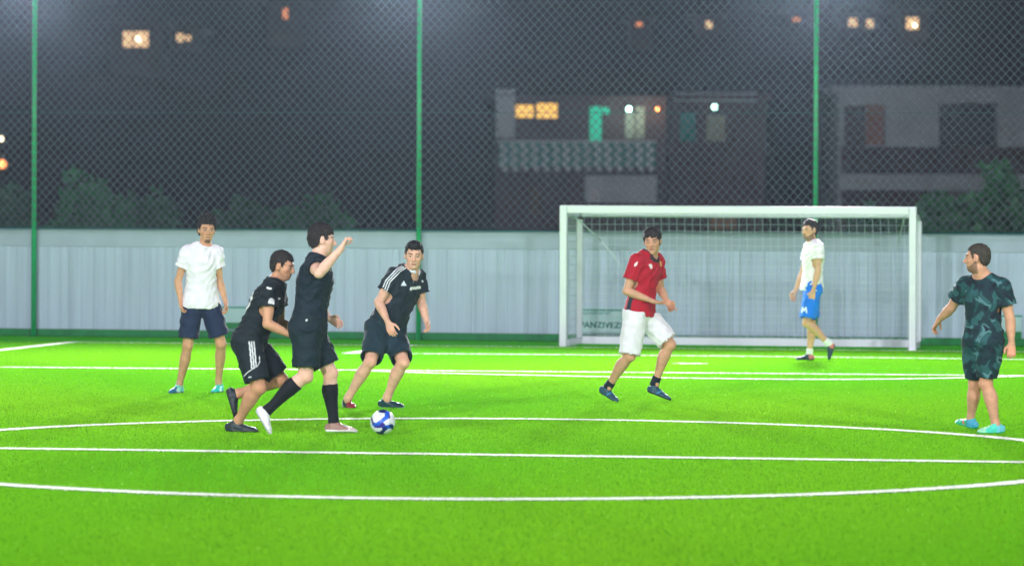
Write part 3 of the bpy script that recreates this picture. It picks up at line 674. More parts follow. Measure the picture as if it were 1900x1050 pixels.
# red shirt
def redpanel(C, V, N, px, X):  # charcoal panel down the side, darker sleeve and collar
    P = X['P']; d = V-X['hc']; h = d@X['up']; y = d@X['fr']; x = d@X['rs']
    C[(np.abs(y+.005) < .030) & (np.abs(x) > .10) & (np.abs(x) < .185) & (h < .36)] = lin((44, 50, 58)); return C
person('running man in red shirt and long white shorts in front of the goal',
  GY(1175, 745), dict(HC=(1210.5, 448, -.02), NB=(1206, 474, 0), SR=(1181, 486, -.13), SL=(1219, 483, .13), ER=(1163, 540, -.14), EL=(1225, 536, .20), WR=(1212, 559, -.20), WL=(1238, 559, .10),
    TR=(1232, 563, -.20), TL=(1249, 575, .06), HR=(1179, 582, -.08), HL=(1194, 580, .08), KR=(1168, 660, -.14), KL=(1243, 639, .02), AR=(1130, 715, .06), AL=(1216, 708, .10),
    HeR=(1113, 727, .12), ToR=(1146, 747.5, .0), HeL=(1202, 727, .12), ToL=(1243, 743, .02)),
  dict(k=.98, bw=.98, hk=1.07, head=(-8, 10, -4), skin=(206, 158, 128), hair=(30, 26, 24), hairt=.014, hairtop=.008, arm=1.08, leg=1.10, leghair=.30, fringe=.01,
    hairline=[(-.12, -.078), (-.055, -.072), (-.034, -.04), (-.024, .020), (.008, .024), (.015, -.006), (.028, -.006), (.038, .024), (.06, .036), (.12, .042)],
    handR=dict(pn=(0, -.2, 1), curl=.5, point=True), handL=dict(pn=(-.5, -.5, .2), curl=.6, point=True),
    shirt=dict(g=.024, hem=-.04, sleeve=.62, sr=.022, seed=51, flare=.030, col=plain((178, 14, 40), fns=[redpanel, neckband(.030, (60, 40, 44))],
       marks=[([(1176, 491), (1181, 486), (1183.5, 486), (1182, 492), (1178, 495)], (240, 225, 228)), ([(1203.5, 491), (1208, 489), (1210.5, 492), (1210.5, 498), (1207, 499), (1205.5, 495.5)], (245, 232, 234)), ([(1224, 484), (1227, 486), (1228, 494), (1225, 495)], (230, 170, 110))])),
    shorts=dict(len=1.0, lenR=1.0, lenL=.92, r1=.112, waist=.04, seed=24, g=.018, famp=.007, col=plain((230, 230, 238))),
    sock=dict(t=.86, c=(10, 30, 40)),
    shoe=dict(upper=(10, 70, 90), band=(40, 120, 160), sole=(6, 32, 44), lace=(6, 34, 48), collar=(8, 30, 42), ch=.085)))

# player in white and blue in the goal
person('bearded man walking in front of the goal in off-white T-shirt and bright blue shorts',
  GY(1500, 669), dict(HC=(1502.5, 428, 0), NB=(1508, 448, 0), SR=(1501, 460, .14), SL=(1518, 460, -.14), ER=(1489, 507, .16), EL=(1517.5, 503, -.17), WR=(1476, 540, .12), WL=(1509, 540, -.20),
    TR=(1470, 559, .10), TL=(1505, 559, -.20), HR=(1505, 536, .09), HL=(1508, 536, -.09), KR=(1505, 597, .08), KL=(1497, 599, -.14), AR=(1502, 656, .10), AL=(1537, 637, -.10),
    HeR=(1509, 668, .10, 0), ToR=(1477, 669, .06, 0), HeL=(1549, 640, -.08), ToL=(1540, 667, -.12)),
  dict(k=.98, bw=.95, hk=1.03, head=(-52, 2, 0), skin=(206, 160, 132), hair=(34, 30, 30), hairt=.010, hairtop=.022, beard=.75, arm=1.0, leg=1.0, leghair=.3,
    handR=dict(pn=(.3, -.8, 0), curl=.4), handL=dict(pn=(.1, .9, 0), curl=.45),
    shirt=dict(g=.024, hem=-.04, sleeve=.50, sr=.022, seed=61, flare=.030, col=plain((238, 232, 246))),
    shorts=dict(len=.90, r1=.108, waist=.2, seed=28, col=plain((14, 116, 235), marks=[(p, (226, 236, 244)) for p in line_poly([(1487.6, 580.5), (1488.6, 569.5), (1492, 577), (1495.5, 569.5), (1496.6, 580.5)], 2.4)])),
    sock=dict(t=.84, c=(224, 232, 232)),
    shoe=dict(upper=(14, 58, 66), heel=(206, 120, 110), sole=(12, 40, 50), ch=.075)))

# camouflage kit, seen from behind
def camo(C, V, N, px, X):
    rg = np.random.RandomState(5); Vw = V+.035*np.stack([np.sin(V[:, 2]*31+V[:, 1]*11), np.sin(V[:, 0]*27+2), np.sin(V[:, 0]*33+V[:, 2]*9+1)], 1)
    f = lambda d, w, p: np.sin(Vw@nrm(d)*w+p)
    a = f([1, .3, .8], 38, 0)+f([-.8, .2, .7], 29, 1)+.7*f([.2, 1, .5], 47, 2)
    b = f([.9, .3, -.6], 51, 3)+f([.3, .2, 1], 35, 4)+.6*f([1, -.4, .3], 83, 5)
    C[:] = lin((18, 48, 56)); C[a > .55] = lin((24, 76, 78)); C[(b > .9)] = lin((40, 88, 92)); C[(a > 1.3) & (b < .2)] = lin((80, 124, 130)); C[b < -1.3] = lin((16, 32, 46)); return C
person('stocky bearded man seen from behind in dark camouflage shirt and shorts, mint boots',
  GY(1830, 803), dict(HC=(1813.5, 480, -.03), NB=(1824, 510, 0), SR=(1860, 533, -.10), SL=(1790, 530, .12), ER=(1874.5, 593, -.10), EL=(1765, 571, .26), WR=(1877, 646-9, -.12), WL=(1742, 594, .42),
    TR=(1876, 658, -.14), TL=(1734, 607, .46), HR=(1839, 634, -.05), HL=(1810, 634, .06), KR=(1829, 711, -.02), KL=(1809, 711, .16), AR=(1848, 788, -.02), AL=(1801, 776, .28),
    HeR=(1861, 803, .0, 0), ToR=(1815, 805, -.04, 0), HeL=(1811, 794, .22, .02), ToL=(1777, 780, .48, .06)),
  dict(k=1.0, bw=.98, hk=1.05, head=(-112, 2, 0), skin=(212, 160, 130), hair=(54, 48, 38), tuftl=.009, hairt=.006, hairtop=.004, beard=.8, arm=1.1, leg=1.08, belly=.02, neck=1.10, leghair=.1, flatfoot=True,
    hairline=[(-.12, -.062), (-.055, -.058), (-.034, -.02), (-.024, .026), (.008, .030), (.015, -.01), (.028, -.01), (.036, .04), (.06, .062), (.12, .068)],
    handR=dict(pn=(.1, -.95, 0), curl=.5), handL=dict(pn=(0, .3, -1), curl=.5),
    shirt=dict(g=.024, hem=-.08, sleeve=.58, sr=.026, seed=71, flare=.026, col=plain((18, 56, 66), fns=[camo])),
    shorts=dict(len=.86, r1=.092, waist=.2, seed=34, g=.016, crotch=.02, col=plain((18, 56, 66), fns=[camo])),
    shoeR=dict(upper=(70, 214, 190), toe=(150, 225, 180), heel=(110, 205, 225), sole=(20, 170, 130), ch=.085), shoeL=dict(upper=(40, 190, 140), band=(226, 110, 104), heel=(70, 170, 210), sole=(20, 160, 120), ch=.085, label='green boot with coral band and blue heel')))
# ------------------------------------------------------------------ turf, lines
def grass_mat(name, c1, c2, c3):
    m = bpy.data.materials.new(name); m.use_nodes = True; nt = m.node_tree; b = nt.nodes['Principled BSDF']; L = nt.links.new
    tc = nt.nodes.new('ShaderNodeTexCoord')
    def noise(sc, st, det=4):
        mp = nt.nodes.new('ShaderNodeMapping'); mp.inputs['Scale'].default_value = st; L(tc.outputs['Object'], mp.inputs[0])
        n = nt.nodes.new('ShaderNodeTexNoise'); n.inputs['Scale'].default_value = sc; n.inputs['Detail'].default_value = det; L(mp.outputs[0], n.inputs[0]); return n.outputs[0]
    def ramp(x, a, b_):
        r = nt.nodes.new('ShaderNodeMapRange'); r.inputs[1].default_value = a; r.inputs[2].default_value = b_; L(x, r.inputs[0]); return r.outputs[0]
    def mix(f, a, b_):
        x = nt.nodes.new('ShaderNodeMix'); x.data_type = 'RGBA'; L(f, x.inputs[0])
        for s_, v in ((6, a), (7, b_)):
            if isinstance(v, tuple): x.inputs[s_].default_value = (*v, 1)
            else: L(v, x.inputs[s_])
        return x.outputs[2]
    big = ramp(noise(.35, (1, .5, 1), 5), .35, .65); fine = ramp(noise(14, (1, .8, 1), 6), .35, .65); tiny = ramp(noise(45, (1, 1, 1), 3), .58, .74)
    c = mix(big, c1, c2); c = mix(fine, c, c3)
    dk = nt.nodes.new('ShaderNodeMix'); dk.data_type = 'RGBA'; L(tiny, dk.inputs[0]); L(c, dk.inputs[6]); dk.inputs[7].default_value = (.30, .66, .05, 1)
    L(dk.outputs[2], b.inputs['Base Color']); b.inputs['Roughness'].default_value = .9; b.inputs['Specular IOR Level'].default_value = .0
    bp = nt.nodes.new('ShaderNodeBump'); bp.inputs['Strength'].default_value = .5; bp.inputs['Distance'].default_value = .03; L(noise(30, (1, .7, 1), 6), bp.inputs['Height']); L(bp.outputs[0], b.inputs['Normal'])
    return m
turf_m = grass_mat('turf', (.135, .48, .01), (.215, .54, .012), (.115, .40, .01))
rim_m = grass_mat('turf_margin', (.055, .44, .012), (.08, .47, .014), (.055, .38, .012))
line_m = mat('line_paint', (.92, .95, .84), rough=.9, noise=.16, nscale=2.5)
dirt_m = mat('dark_ground', (.03, .035, .03), rough=.95, noise=.3, nscale=.3)
def sheet(name, pts, z, m):
    b = MB(); b.v = [(x, y, z) for x, y in pts]; b.f = [tuple(range(len(pts)))]; o = b.build(name, m); return tag(o, kind='structure')
sheet('ground', [(-400, -60), (400, -60), (400, 600), (-400, 600)], -.03, dirt_m)
gl = [GP(-300, 629.5), GP(135, 635), GP(1040, 644), GP(2300, 657)]       # goal line
wl_, wr_ = PT(63, 624, 57.8), PT(1720, 640, 55.6)
WL = np.array([wl_[0], wl_[1]]); WR = np.array([wr_[0], wr_[1]]); WD = (WR-WL)/np.linalg.norm(WR-WL); WN = np.array([WD[1], -WD[0]])   # towards the camera
wp = lambda s, d=0, z=0: np.array([*(WL+WD*s+WN*d), z])                    # along the wall, in front of it, height
sheet('pitch', [(-25, -15), (25, -15), (25, 60), (-25, 60)], -.008, rim_m)
g0, g1 = GP(135, 635), GP(1690, 651); gd = (g1-g0)[:2]/np.linalg.norm((g1-g0)[:2])
far = lambda s: (g0[0]+gd[0]*s, g0[1]+gd[1]*s)
sheet('turf', [(-22, -12), (22, -12), (far(27)[0], far(27)[1]-2.0), (far(-16)[0], far(-16)[1]-2.0)], -.004, turf_m)
LINES = []
def stripe(pts, wd, smooth=True):
    LINES.append(([p[:2] for p in pts], wd))
    P2 = []
    for a, b in zip(pts[:-1], pts[1:]):
        for t in np.linspace(0, 1, 24)[:-1]: P2.append(a[:2]*(1-t)+b[:2]*t)
    P2.append(pts[-1][:2]); P2 = np.array(P2)
    T = np.gradient(P2, axis=0); T /= np.linalg.norm(T, axis=1)[:, None]; N = np.stack([-T[:, 1], T[:, 0]], 1)
    rg = np.random.RandomState(len(P2)); b = MB()
    w0 = wd/2*(1+.12*rg.randn(len(P2))); w1 = wd/2*(1+.12*rg.randn(len(P2)))
    for i in range(len(P2)): b.v += [(*(P2[i]+N[i]*w0[i]), 0.005), (*(P2[i]-N[i]*w1[i]), 0.005)]
    for i in range(len(P2)-1): b.f.append((2*i, 2*i+1, 2*i+3, 2*i+2))
    return b
def mark(name, bs):
    b = MB()
    for k, q in enumerate(bs):
        n = len(b.v); b.v += [(x, y, z+k*.0012) for x, y, z in q.v]; b.f += [tuple(n+i for i in f) for f in q.f]
    return tag(b.build(name, line_m), kind='structure')
def ext(a, b, e0, e1): d = nrm(b-a); return [a-d*e0, b+d*e1]
mark('halfway_line', [stripe(ext(GP(0, 832), GP(1900, 858), 9, 9), .19)])
cc = (GP(880, 777)+GP(880, 926.5))/2; RAD = np.linalg.norm(GP(880, 777)-GP(880, 926.5))/2
circ = [cc+np.array([math.cos(a)*RAD*1.02, math.sin(a)*RAD, 0]) for a in np.linspace(0, 2*math.pi, 97)]
mark('centre_circle', [stripe(circ, .18)])
sm = lambda q: [GP(*p) for p in q]
mark('penalty_lines', [stripe(ext(GP(0, 681.5), GP(1790, 696.5), 8, 3), .15), stripe(sm([(655, 687.2), (700, 689.2), (800, 692.6), (960, 696.2), (1100, 699), (1250, 701.8), (1400, 703.8), (1480, 704.4), (1560, 704.4), (1660, 703.8), (1790, 701.5), (1900, 698.4), (2000, 694)]), .15)])
mark('goal_area_lines', [stripe(sm([(647, 656), (900, 657.5), (1100, 659), (1400, 661.5), (1700, 665), (1900, 667.5), (2050, 669)]), .13), stripe([GP(647, 656), GP(760, 641)], .18), stripe([GP(1259, 675), GP(1302, 675)], .16)])
mark('goal_line', [stripe(ext(g0, g1, .0, 4), .10)])
mark('side_line', [stripe(ext(GP(0, 650), GP(135, 635), 6, 0), .16)])
# upright turf fibres over everything the camera can see, and a margin around it
def fibres(n, y0, y1, seed):
    rg = np.random.RandomState(seed); y = np.sqrt(y0**2+(y1**2-y0**2)*rg.rand(n)); x = (rg.rand(n)*2-1)*(y*.135+.8)
    gy_ = g0[1]+(x-g0[0])*gd[1]/gd[0]
    keep = y < gy_+1.8; x, y, gy_ = x[keep], y[keep], gy_[keep]; n = len(x)
    sc_ = (.8+.5*rg.rand(n))*np.clip(y/32, .8, 1.7); hh = .0125*(.75+.5*rg.rand(n)); wd = .0042*sc_; a = rg.rand(n)*6.283; la = rg.rand(n)*6.283; ll = .010*rg.rand(n)
    ux, uy = np.cos(a)*wd, np.sin(a)*wd; V = np.empty((n, 3, 3)); V[:, 0] = np.stack([x-ux, y-uy, np.full(n, -.004)], 1); V[:, 1] = np.stack([x+ux, y+uy, np.full(n, -.004)], 1); V[:, 2] = np.stack([x+np.cos(la)*ll, y+np.sin(la)*ll, hh], 1)
    patch = .5+.25*np.sin(x*.9+1.3*np.sin(y*.31))+.25*np.sin(y*.55+np.sin(x*.6+2)*1.5); k = (.93+.16*rg.rand(n))[:, None]
    C = (np.array([.135, .48, .012])*(1-patch[:, None])+np.array([.225, .545, .014])*patch[:, None])*k
    white = np.zeros(n, bool)
    for pts, wd_ in LINES:
        if len(pts) > 60: rr_ = np.sqrt(((x-cc[0])/1.02)**2+(y-cc[1])**2); white |= np.abs(rr_-RAD) < wd_/2; continue
        for a_, b_ in zip(pts[:-1], pts[1:]):
            d_ = b_-a_; L2 = d_@d_; t_ = np.clip(((x-a_[0])*d_[0]+(y-a_[1])*d_[1])/L2, 0, 1); white |= (x-a_[0]-t_*d_[0])**2+(y-a_[1]-t_*d_[1])**2 < (wd_/2)**2
    C = np.where((rg.rand(n) < .004)[:, None], np.array([.42, .80, .12]), C); C = np.where((y > gy_)[:, None], np.array([.065, .47, .014])*k, C)
    C = np.where(white[:, None], np.array([.92, .95, .84])*(.85+.15*k), C)
    me = bpy.data.meshes.new('grass'); me.vertices.add(n*3); me.vertices.foreach_set('co', V.astype(np.float32).ravel()); me.loops.add(n*3); me.loops.foreach_set('vertex_index', np.arange(n*3, dtype=np.int32)); me.polygons.add(n); me.polygons.foreach_set('loop_start', np.arange(0, n*3, 3, dtype=np.int32)); me.update(calc_edges=True)
    at = me.color_attributes.new('Col', 'FLOAT_COLOR', 'POINT'); at.data.foreach_set('color', np.repeat(np.concatenate([C, np.ones((n, 1))], 1), 3, axis=0).astype(np.float32).ravel())
    m = bpy.data.materials.new('turf_fibre'); m.use_nodes = True; nt = m.node_tree; b = nt.nodes['Principled BSDF']; b.inputs['Roughness'].default_value = .8; b.inputs['Specular IOR Level'].default_value = .05
    an = nt.nodes.new('ShaderNodeAttribute'); an.attribute_name = 'Col'; nt.links.new(an.outputs['Color'], b.inputs['Base Color'])
    tr = nt.nodes.new('ShaderNodeBsdfTranslucent'); nt.links.new(an.outputs['Color'], tr.inputs[0]); mx = nt.nodes.new('ShaderNodeMixShader'); mx.inputs[0].default_value = .3
    nt.links.new(b.outputs[0], mx.inputs[1]); nt.links.new(tr.outputs[0], mx.inputs[2]); nt.links.new(mx.outputs[0], nt.nodes['Material Output'].inputs['Surface'])
    me.materials.append(m); o = bpy.data.objects.new('grass', me); COL.objects.link(o); o['kind'] = 'stuff'; o['label'] = 'short bright green artificial turf fibres covering the pitch'
if not os.environ.get('NOGRASS'): fibres(1100000, 20.5, 60.5, 2)
# ------------------------------------------------------------------ the ball
bp_ = GP(710, 806.5); br = .1055
ball_m = mat('ball_leather', attr=True, rough=.35, spec=.5, coat=.3, bump=.05, bscale=60)
bme = bpy.data.meshes.new('football'); bmm = bmesh.new(); bmesh.ops.create_icosphere(bmm, subdivisions=6, radius=br); bmm.to_mesh(bme); bmm.free()
bco = np.array([v.co[:] for v in bme.vertices]); bx, by, bz = (bco/br).T
q = np.stack([bx*22.5, -bz*22.5], 1)             # seen from the front, in ball pixels (radius 22)
Cb = np.tile(lin((232, 236, 244)), (len(bco), 1))
def bandc(a, b, w, c, back=False):
    a, b = np.array(a, float), np.array(b, float); d = b-a; t = np.clip(((q-a)@d)/(d@d), 0, 1); m = (np.linalg.norm(q-a-t[:, None]*d, axis=1) < w) & ((by > -.05) if back else (by < .25)); Cb[m] = lin(c)
BL, DB, PU = (30, 96, 214), (16, 40, 110), (60, 44, 150)
for bk in (False, True):
    for a, b, w, c in (((-5, -21), (9, -19), 2.8, DB), ((9, -17), (8, -10), 4.2, BL), ((8, -10), (-8, 2), 3.6, BL), ((-15, 3), (-8, 6), 3.8, BL), ((-13, 7), (-4, 7), 2.2, PU), ((0, 4), (5, 10), 4.4, PU), ((5, 9), (16, 6), 3.8, BL), ((16, 6), (20, 12), 3.2, DB), ((5, 10), (-1, 18), 3.2, DB), ((-10, 20), (-1, 19), 3.4, DB), ((-20, -8), (-17, 2), 1.8, (70, 86, 130)), ((13, -9), (12, -13), 1.2, PU)): bandc(a, b, w, c, bk)
seam = np.abs(np.sin(bx*4.4+.6)*np.sin(by*4.2)*np.sin(bz*4.3+.3)) < .010
Cb[seam] *= .75
at = bme.color_attributes.new('Col', 'FLOAT_COLOR', 'POINT'); at.data.foreach_set('color', np.concatenate([Cb, np.ones((len(Cb), 1))], 1).astype(np.float32).ravel())
bme.polygons.foreach_set('use_smooth', [True]*len(bme.polygons)); bme.materials.append(ball_m)
ball = bpy.data.objects.new('football', bme); COL.objects.link(ball); ball.location = (bp_[0], bp_[1], br+.002)
tag(ball, 'white football with blue and purple zigzag bands on the turf ahead of the dribbler', 'ball')
# ------------------------------------------------------------------ wall, fence, goal
wall_m = mat('painted_sheet', (.41, .53, .65), rough=.55, noise=.08, nscale=1.2, stretch=(6, 1, .4), bump=.05, bscale=8)
band_m = mat('wall_band', (.35, .46, .54), rough=.55, noise=.06, nscale=3)
kick_m = mat('green_kickboard', tuple(lin((0, 120, 55))), rough=.7, noise=.2, nscale=8)
S0, S1, WH = -14.0, 26.0, 1.53
wall = empty('perimeter_wall', tuple(wp(5)), 'long pale blue-grey ribbed metal wall behind the pitch', 'wall')
def sheetwall(name, z0, z1, prof, m, d0=0.0):
    b = MB(); N_ = len(prof)
    for s_, d in prof: b.v += [tuple(wp(s_, d+d0, z0)), tuple(wp(s_, d+d0, z1))]
    for i in range(N_-1): b.f.append((2*i, 2*i+1, 2*i+3, 2*i+2))
    n = len(b.v)
    b.v += [tuple(wp(S0, -.08, z0)), tuple(wp(S0, -.08, z1)), tuple(wp(S1, -.08, z0)), tuple(wp(S1, -.08, z1))]
    b.f += [(n, n+2, n+3, n+1), tuple([2*i+1 for i in range(N_)]+[n+3, n+1])]
    return b.build(name, m, wall)
rg = np.random.RandomState(4)
# one sheet panel every ~2.4 m: shallow ribs of uneven spacing
s_ = S0; seams = []
while s_ < S1-.01:
    e_ = min(s_+2.42, S1); seams.append(s_); p = [(s_, 0)]; x = s_+.03
    while x < e_-.10:
        wdt = .045+.02*rg.rand(); d = .004+.008*rg.rand()
        p += [(x, 0), (x+.012, d), (x+wdt, d), (x+wdt+.012, 0)]; x += wdt+.05+.09*rg.rand()
    p.append((e_-.006, 0)); b = MB(); t = .03
    for q_, d in p: b.v += [tuple(wp(q_, d, .10)), tuple(wp(q_, d, WH-.25))]
    for i in range(len(p)-1): b.f.append((2*i, 2*i+1, 2*i+3, 2*i+2))
    n = len(b.v); e2 = e_-.006
    b.v += [tuple(wp(s_, -t, .10)), tuple(wp(s_, -t, WH-.25)), tuple(wp(e2, -t, .10)), tuple(wp(e2, -t, WH-.25))]
    b.f += [(n, n+2, n+3, n+1), (n, n+1, 1, 0), (n+2, 2*len(p)-2, 2*len(p)-1, n+3)]
    b.build('wall_panel', wall_m, wall); s_ = e_
b = MB(); Lw = S1-S0; ax3 = (np.array([WD[0], WD[1], 0]), np.array([-WN[0], -WN[1], 0]), np.array([0, 0, 1.]))
b.box(wp((S0+S1)/2, -.012, WH-.125), (Lw, .05, .25), ax3); b.build('top_rail', band_m, wall, bevel=.008)
b = MB(); b.box(wp((S0+S1)/2, .01, .048), (Lw, .09, .095), ax3); b.build('kickboard', kick_m, wall)
# dark streak joints between the sheets
jm = mat('joint_dark', (.20, .33, .36), rough=.7)
b = MB()
for q_ in seams[1:]: b.box(wp(q_-.003, -.034, (WH-.15)/2), (.05, .006, WH-.35), ax3)
b.build('joint_strip', jm, wall)

fence = empty('mesh_fence', tuple(wp(5, .2)), 'tall mesh fence on green posts standing in front of the pale wall', 'fence')
FD = .12; FH = 5.9
net_m = mat('fence_net', (.105, .13, .145), rough=.6)
posts = []
for px in (63, 777, 1513):
    s = 0
    for _ in range(30):
        P0 = wp(s, FD); pxx = TOPX([[P0[0], P0[1], 1.5]])[0][0]; s += (px-pxx)*P0[1]/FPX
    posts.append(s)
dp = (posts[2]-posts[0])/2
for s in [posts[0]-dp]+posts+[posts[2]+dp]:
    b = MB(); b.tube([wp(s, FD, 0), wp(s, FD, FH)], .036, 12); b.build('post', pole_m, fence, smooth=True)
def wires(name, d, pitch, r, m, z0, z1, s0, s1, slope=1.1):
    b = MB(); Hh = z1-z0; run = Hh/slope
    for sg in (1, -1):
        x = s0-run
        while x < s1+run:
            a0, a1 = (x, x+run) if sg > 0 else (x+run, x)
            # clip to the fence
            za, zb = z0, z1
            def zs(xx): return z0+(xx-a0)/(a1-a0)*Hh
            lo, hi = s0, s1
            xa, xb = a0, a1
            if min(a0, a1) < lo:
                if a0 < lo: xa, za = lo, zs(lo)
                if a1 < lo: xb, zb = lo, zs(lo)
            if max(a0, a1) > hi:
                if a0 > hi: xa, za = hi, zs(hi)
                if a1 > hi: xb, zb = hi, zs(hi)
            x += pitch
            if max(xa, xb) < lo or min(xa, xb) > hi or zb-za < .05: continue
            k = 9; pts = []
            for t in np.linspace(0, 1, k):
                xx = xa+(xb-xa)*t; zz = za+(zb-za)*t; sag = .03*math.sin(xx*1.1+1)*math.sin(zz*1.3)
                pts.append(wp(xx+.018*math.sin(zz*1.7+xx*.6), d+sag+(.004 if sg > 0 else 0), zz+.022*math.sin(xx*.83+zz*.9+1)))
            b.tube(pts, r, 4, cap=False)
    return b.build(name, m, fence)
wires('net', FD+.05, .118, .0042, net_m, WH+.02, FH-.1, S0, S1-6)
b = MB()
for z in (WH+.012, 3.2, FH-.08): b.tube([wp(S0, FD+.02, z), wp(S1-6, FD+.02, z)], .012 if z < 2 else .004, 6)
b.build('cable', mat('cable', tuple(lin((10, 90, 90))), rough=.5), fence)

# goal
goal_m = mat('goal_paint', (.70, .74, .82), rough=.35, noise=.03, nscale=5)
A = PT(1045, 643, GY(1045, 643)); A[2] = 0; B = PT(1693, 650.5, GY(1693, 650.5)); B[2] = 0
gx = nrm(B-A); gy = np.array([-gx[1], gx[0], 0.]); gz = np.array([0, 0, 1.]); GA = (gx, gy, gz)
HG = CH-(381.2-HOR-ROLL*95)*A[1]/FPX
goal = empty('football_goal', tuple((A+B)/2), 'white football goal frame with net standing before the pale wall', 'goal')
W_ = np.linalg.norm(B-A); dpt = 1.0; pw = .098
def gp(x, y, z): return A+gx*x+gy*y+gz*z
def bar(name, c, s, bev=.012): b = MB(); b.box(c, s, GA); return b.build(name, goal_m, goal, bevel=bev)
bar('post', gp(0, 0, HG/2), (pw, .10, HG)); bar('post', gp(W_, 0, HG/2), (pw, .10, HG))
bar('crossbar', gp(W_/2, 0, HG-.052), (W_-pw-.002, .10, .104))
for x in (0.03, W_-.03):
    bar('side_base', gp(x, .052+dpt/2, .045), (.07, dpt, .09)); bar('back_post', gp(x+.02, dpt-.05, HG/2-.05), (.075, .06, HG-.28)); bar('side_top', gp(x, .052+dpt/2-.06, HG-.13), (.05, dpt-.12, .05))
bar('back_base', gp(W_/2, dpt+.02, .055), (W_-.10, .09, .108)); bar('back_top', gp(W_/2, dpt-.04, HG-.13), (W_-.14, .05, .05))
goalnet_m = mat('goal_net', (.54, .64, .68), rough=.7)
b = MB(); r = .0031; pt_ = .105
def line3(a, c, sag=0, k=6):
    b.tube([a*(1-t)+c*t+gy*sag*math.sin(math.pi*t)+gz*(-abs(sag))*.6*math.sin(math.pi*t) for t in np.linspace(0, 1, k)], r, 4, cap=False)
n = int(W_/pt_)
for i in range(n+1):
    x = W_*i/n; f = (x-W_/2)*.02; line3(gp(x, dpt-.03, HG-.16), gp(x+f, dpt+.05, .10), .06); line3(gp(x, .04, HG-.10), gp(x, dpt-.03, HG-.16), 0)
for j in range(18):
    z = .12+j*(HG-.28)/17
    b.tube([gp(x, dpt+.02+.06*math.sin(math.pi*z/HG), z+.004*math.sin(x*4+j)) for x in np.linspace(0, W_, 30)], r, 4, cap=False)
for y in np.arange(.1, dpt, pt_): line3(gp(0, y, HG-.12), gp(W_, y, HG-.12), .05, 12)
for x in (0.0, W_):
    for y in np.arange(.1, dpt, pt_): line3(gp(x, y, .1), gp(x, y, HG-.14))
    for z in np.arange(.15, HG-.15, pt_): line3(gp(x, .03, z), gp(x, dpt, z))
b.build('net', goalnet_m, goal)
b = MB(); b.tube([gp(.10, .1, HG-.12), gp(.34, dpt+.02, 1.42), gp(.6, dpt+.03, 1.1)], .010, 6); b.build('tension_cord', goalnet_m, goal); b = MB(); b.tube([gp(W_-.12, .1, HG-.12), gp(W_-.3, dpt+.02, 1.42)], .008, 6); b.build('tension_cord', goalnet_m, goal)

# sign boards on the wall
def text(name, body, loc, size, m, parent, ax=None, depth=.002):
    c = bpy.data.curves.new(name, 'FONT'); c.body = body; c.size = size; c.align_x = 'LEFT'; c.extrude = depth; c.offset = size*.035
    o = bpy.data.objects.new(name, c); COL.objects.link(o)
    bpy.context.view_layer.update()
    me = bpy.data.meshes.new_from_object(o); bpy.data.objects.remove(o)
    v = np.array([q.co[:] for q in me.vertices]); X = np.array([WD[0], WD[1], 0]); Zn = np.array([WN[0], WN[1], 0])
    V = np.array(loc)+v[:, :1]*X+v[:, 1:2]*np.array([0, 0, 1])+v[:, 2:3]*Zn-parent_origin(parent)
    me.vertices.foreach_set('co', V.astype(np.float32).ravel()); me.update(); me.materials.append(m)
    o = bpy.data.objects.new(name, me); COL.objects.link(o); o.parent = parent; return o
board_m = mat('board_white', (.36, .56, .56), rough=.5, noise=.05, nscale=4)
ink_m = mat('board_ink', tuple(lin((40, 112, 102))), rough=.5); ink2 = mat('board_ink_pale', tuple(lin((70, 140, 135))), rough=.5)
def spx(px, z=.5):
    s = 0
    for _ in range(20):
        P0 = wp(s, .02); s += (px-TOPX([[P0[0], P0[1], z]])[0][0])*P0[1]/FPX
    return s
def board(x0, x1, z0, z1, label, full):
    s0, s1 = spx(x0), spx(x1); e = empty('sign_board', tuple(wp((s0+s1)/2, .04, z0)), label, 'sign', 'advertising boards on the wall')
    b = MB(); b.box(wp((s0+s1)/2, .035, (z0+z1)/2), (s1-s0, .02, z1-z0), ax3); b.build('panel', board_m, e, bevel=.004)
    b = MB(); b.box(wp((s0+s1)/2, .049, z1-.03), (s1-s0-.01, .006, .025), ax3); b.build('border', ink2, e)
    if full:
        text('small_lettering', "PANZIVEZISPORT", wp(s0+.04, .047, z1-.10), .055, ink2, e)
        text('lettering', "PANZIVEZI", wp(s0+.03, .047, z0+.07), .125, ink_m, e)
    else:
        b = MB(); b.box(wp((s0+s1)/2, .049, z0+.05), (s1-s0-.02, .006, .09), ax3); b.build('base_band', kick_m, e)
board(1072, 1172, .12, .47, 'small pale sign with dark green lettering low on the wall behind the goal', True)
board(405, 500, .12, .46, 'small pale green-bordered sign on the wall between the men in white and black', False)
board(1855, 1897, .10, .44, 'small pale sign at the right edge beside the camouflaged man', False)
# floodlights fixed to the fence posts, just above the picture
for i, s in enumerate(posts):
    p = wp(s, .35, 5.2); floodlight(tuple(p), (p[0]*.6, 28, 0), 1350, ['floodlight on the left fence post', 'floodlight on the middle fence post', 'floodlight on the right fence post'][i], 'floodlights on fence posts', size=.5, spread=115)
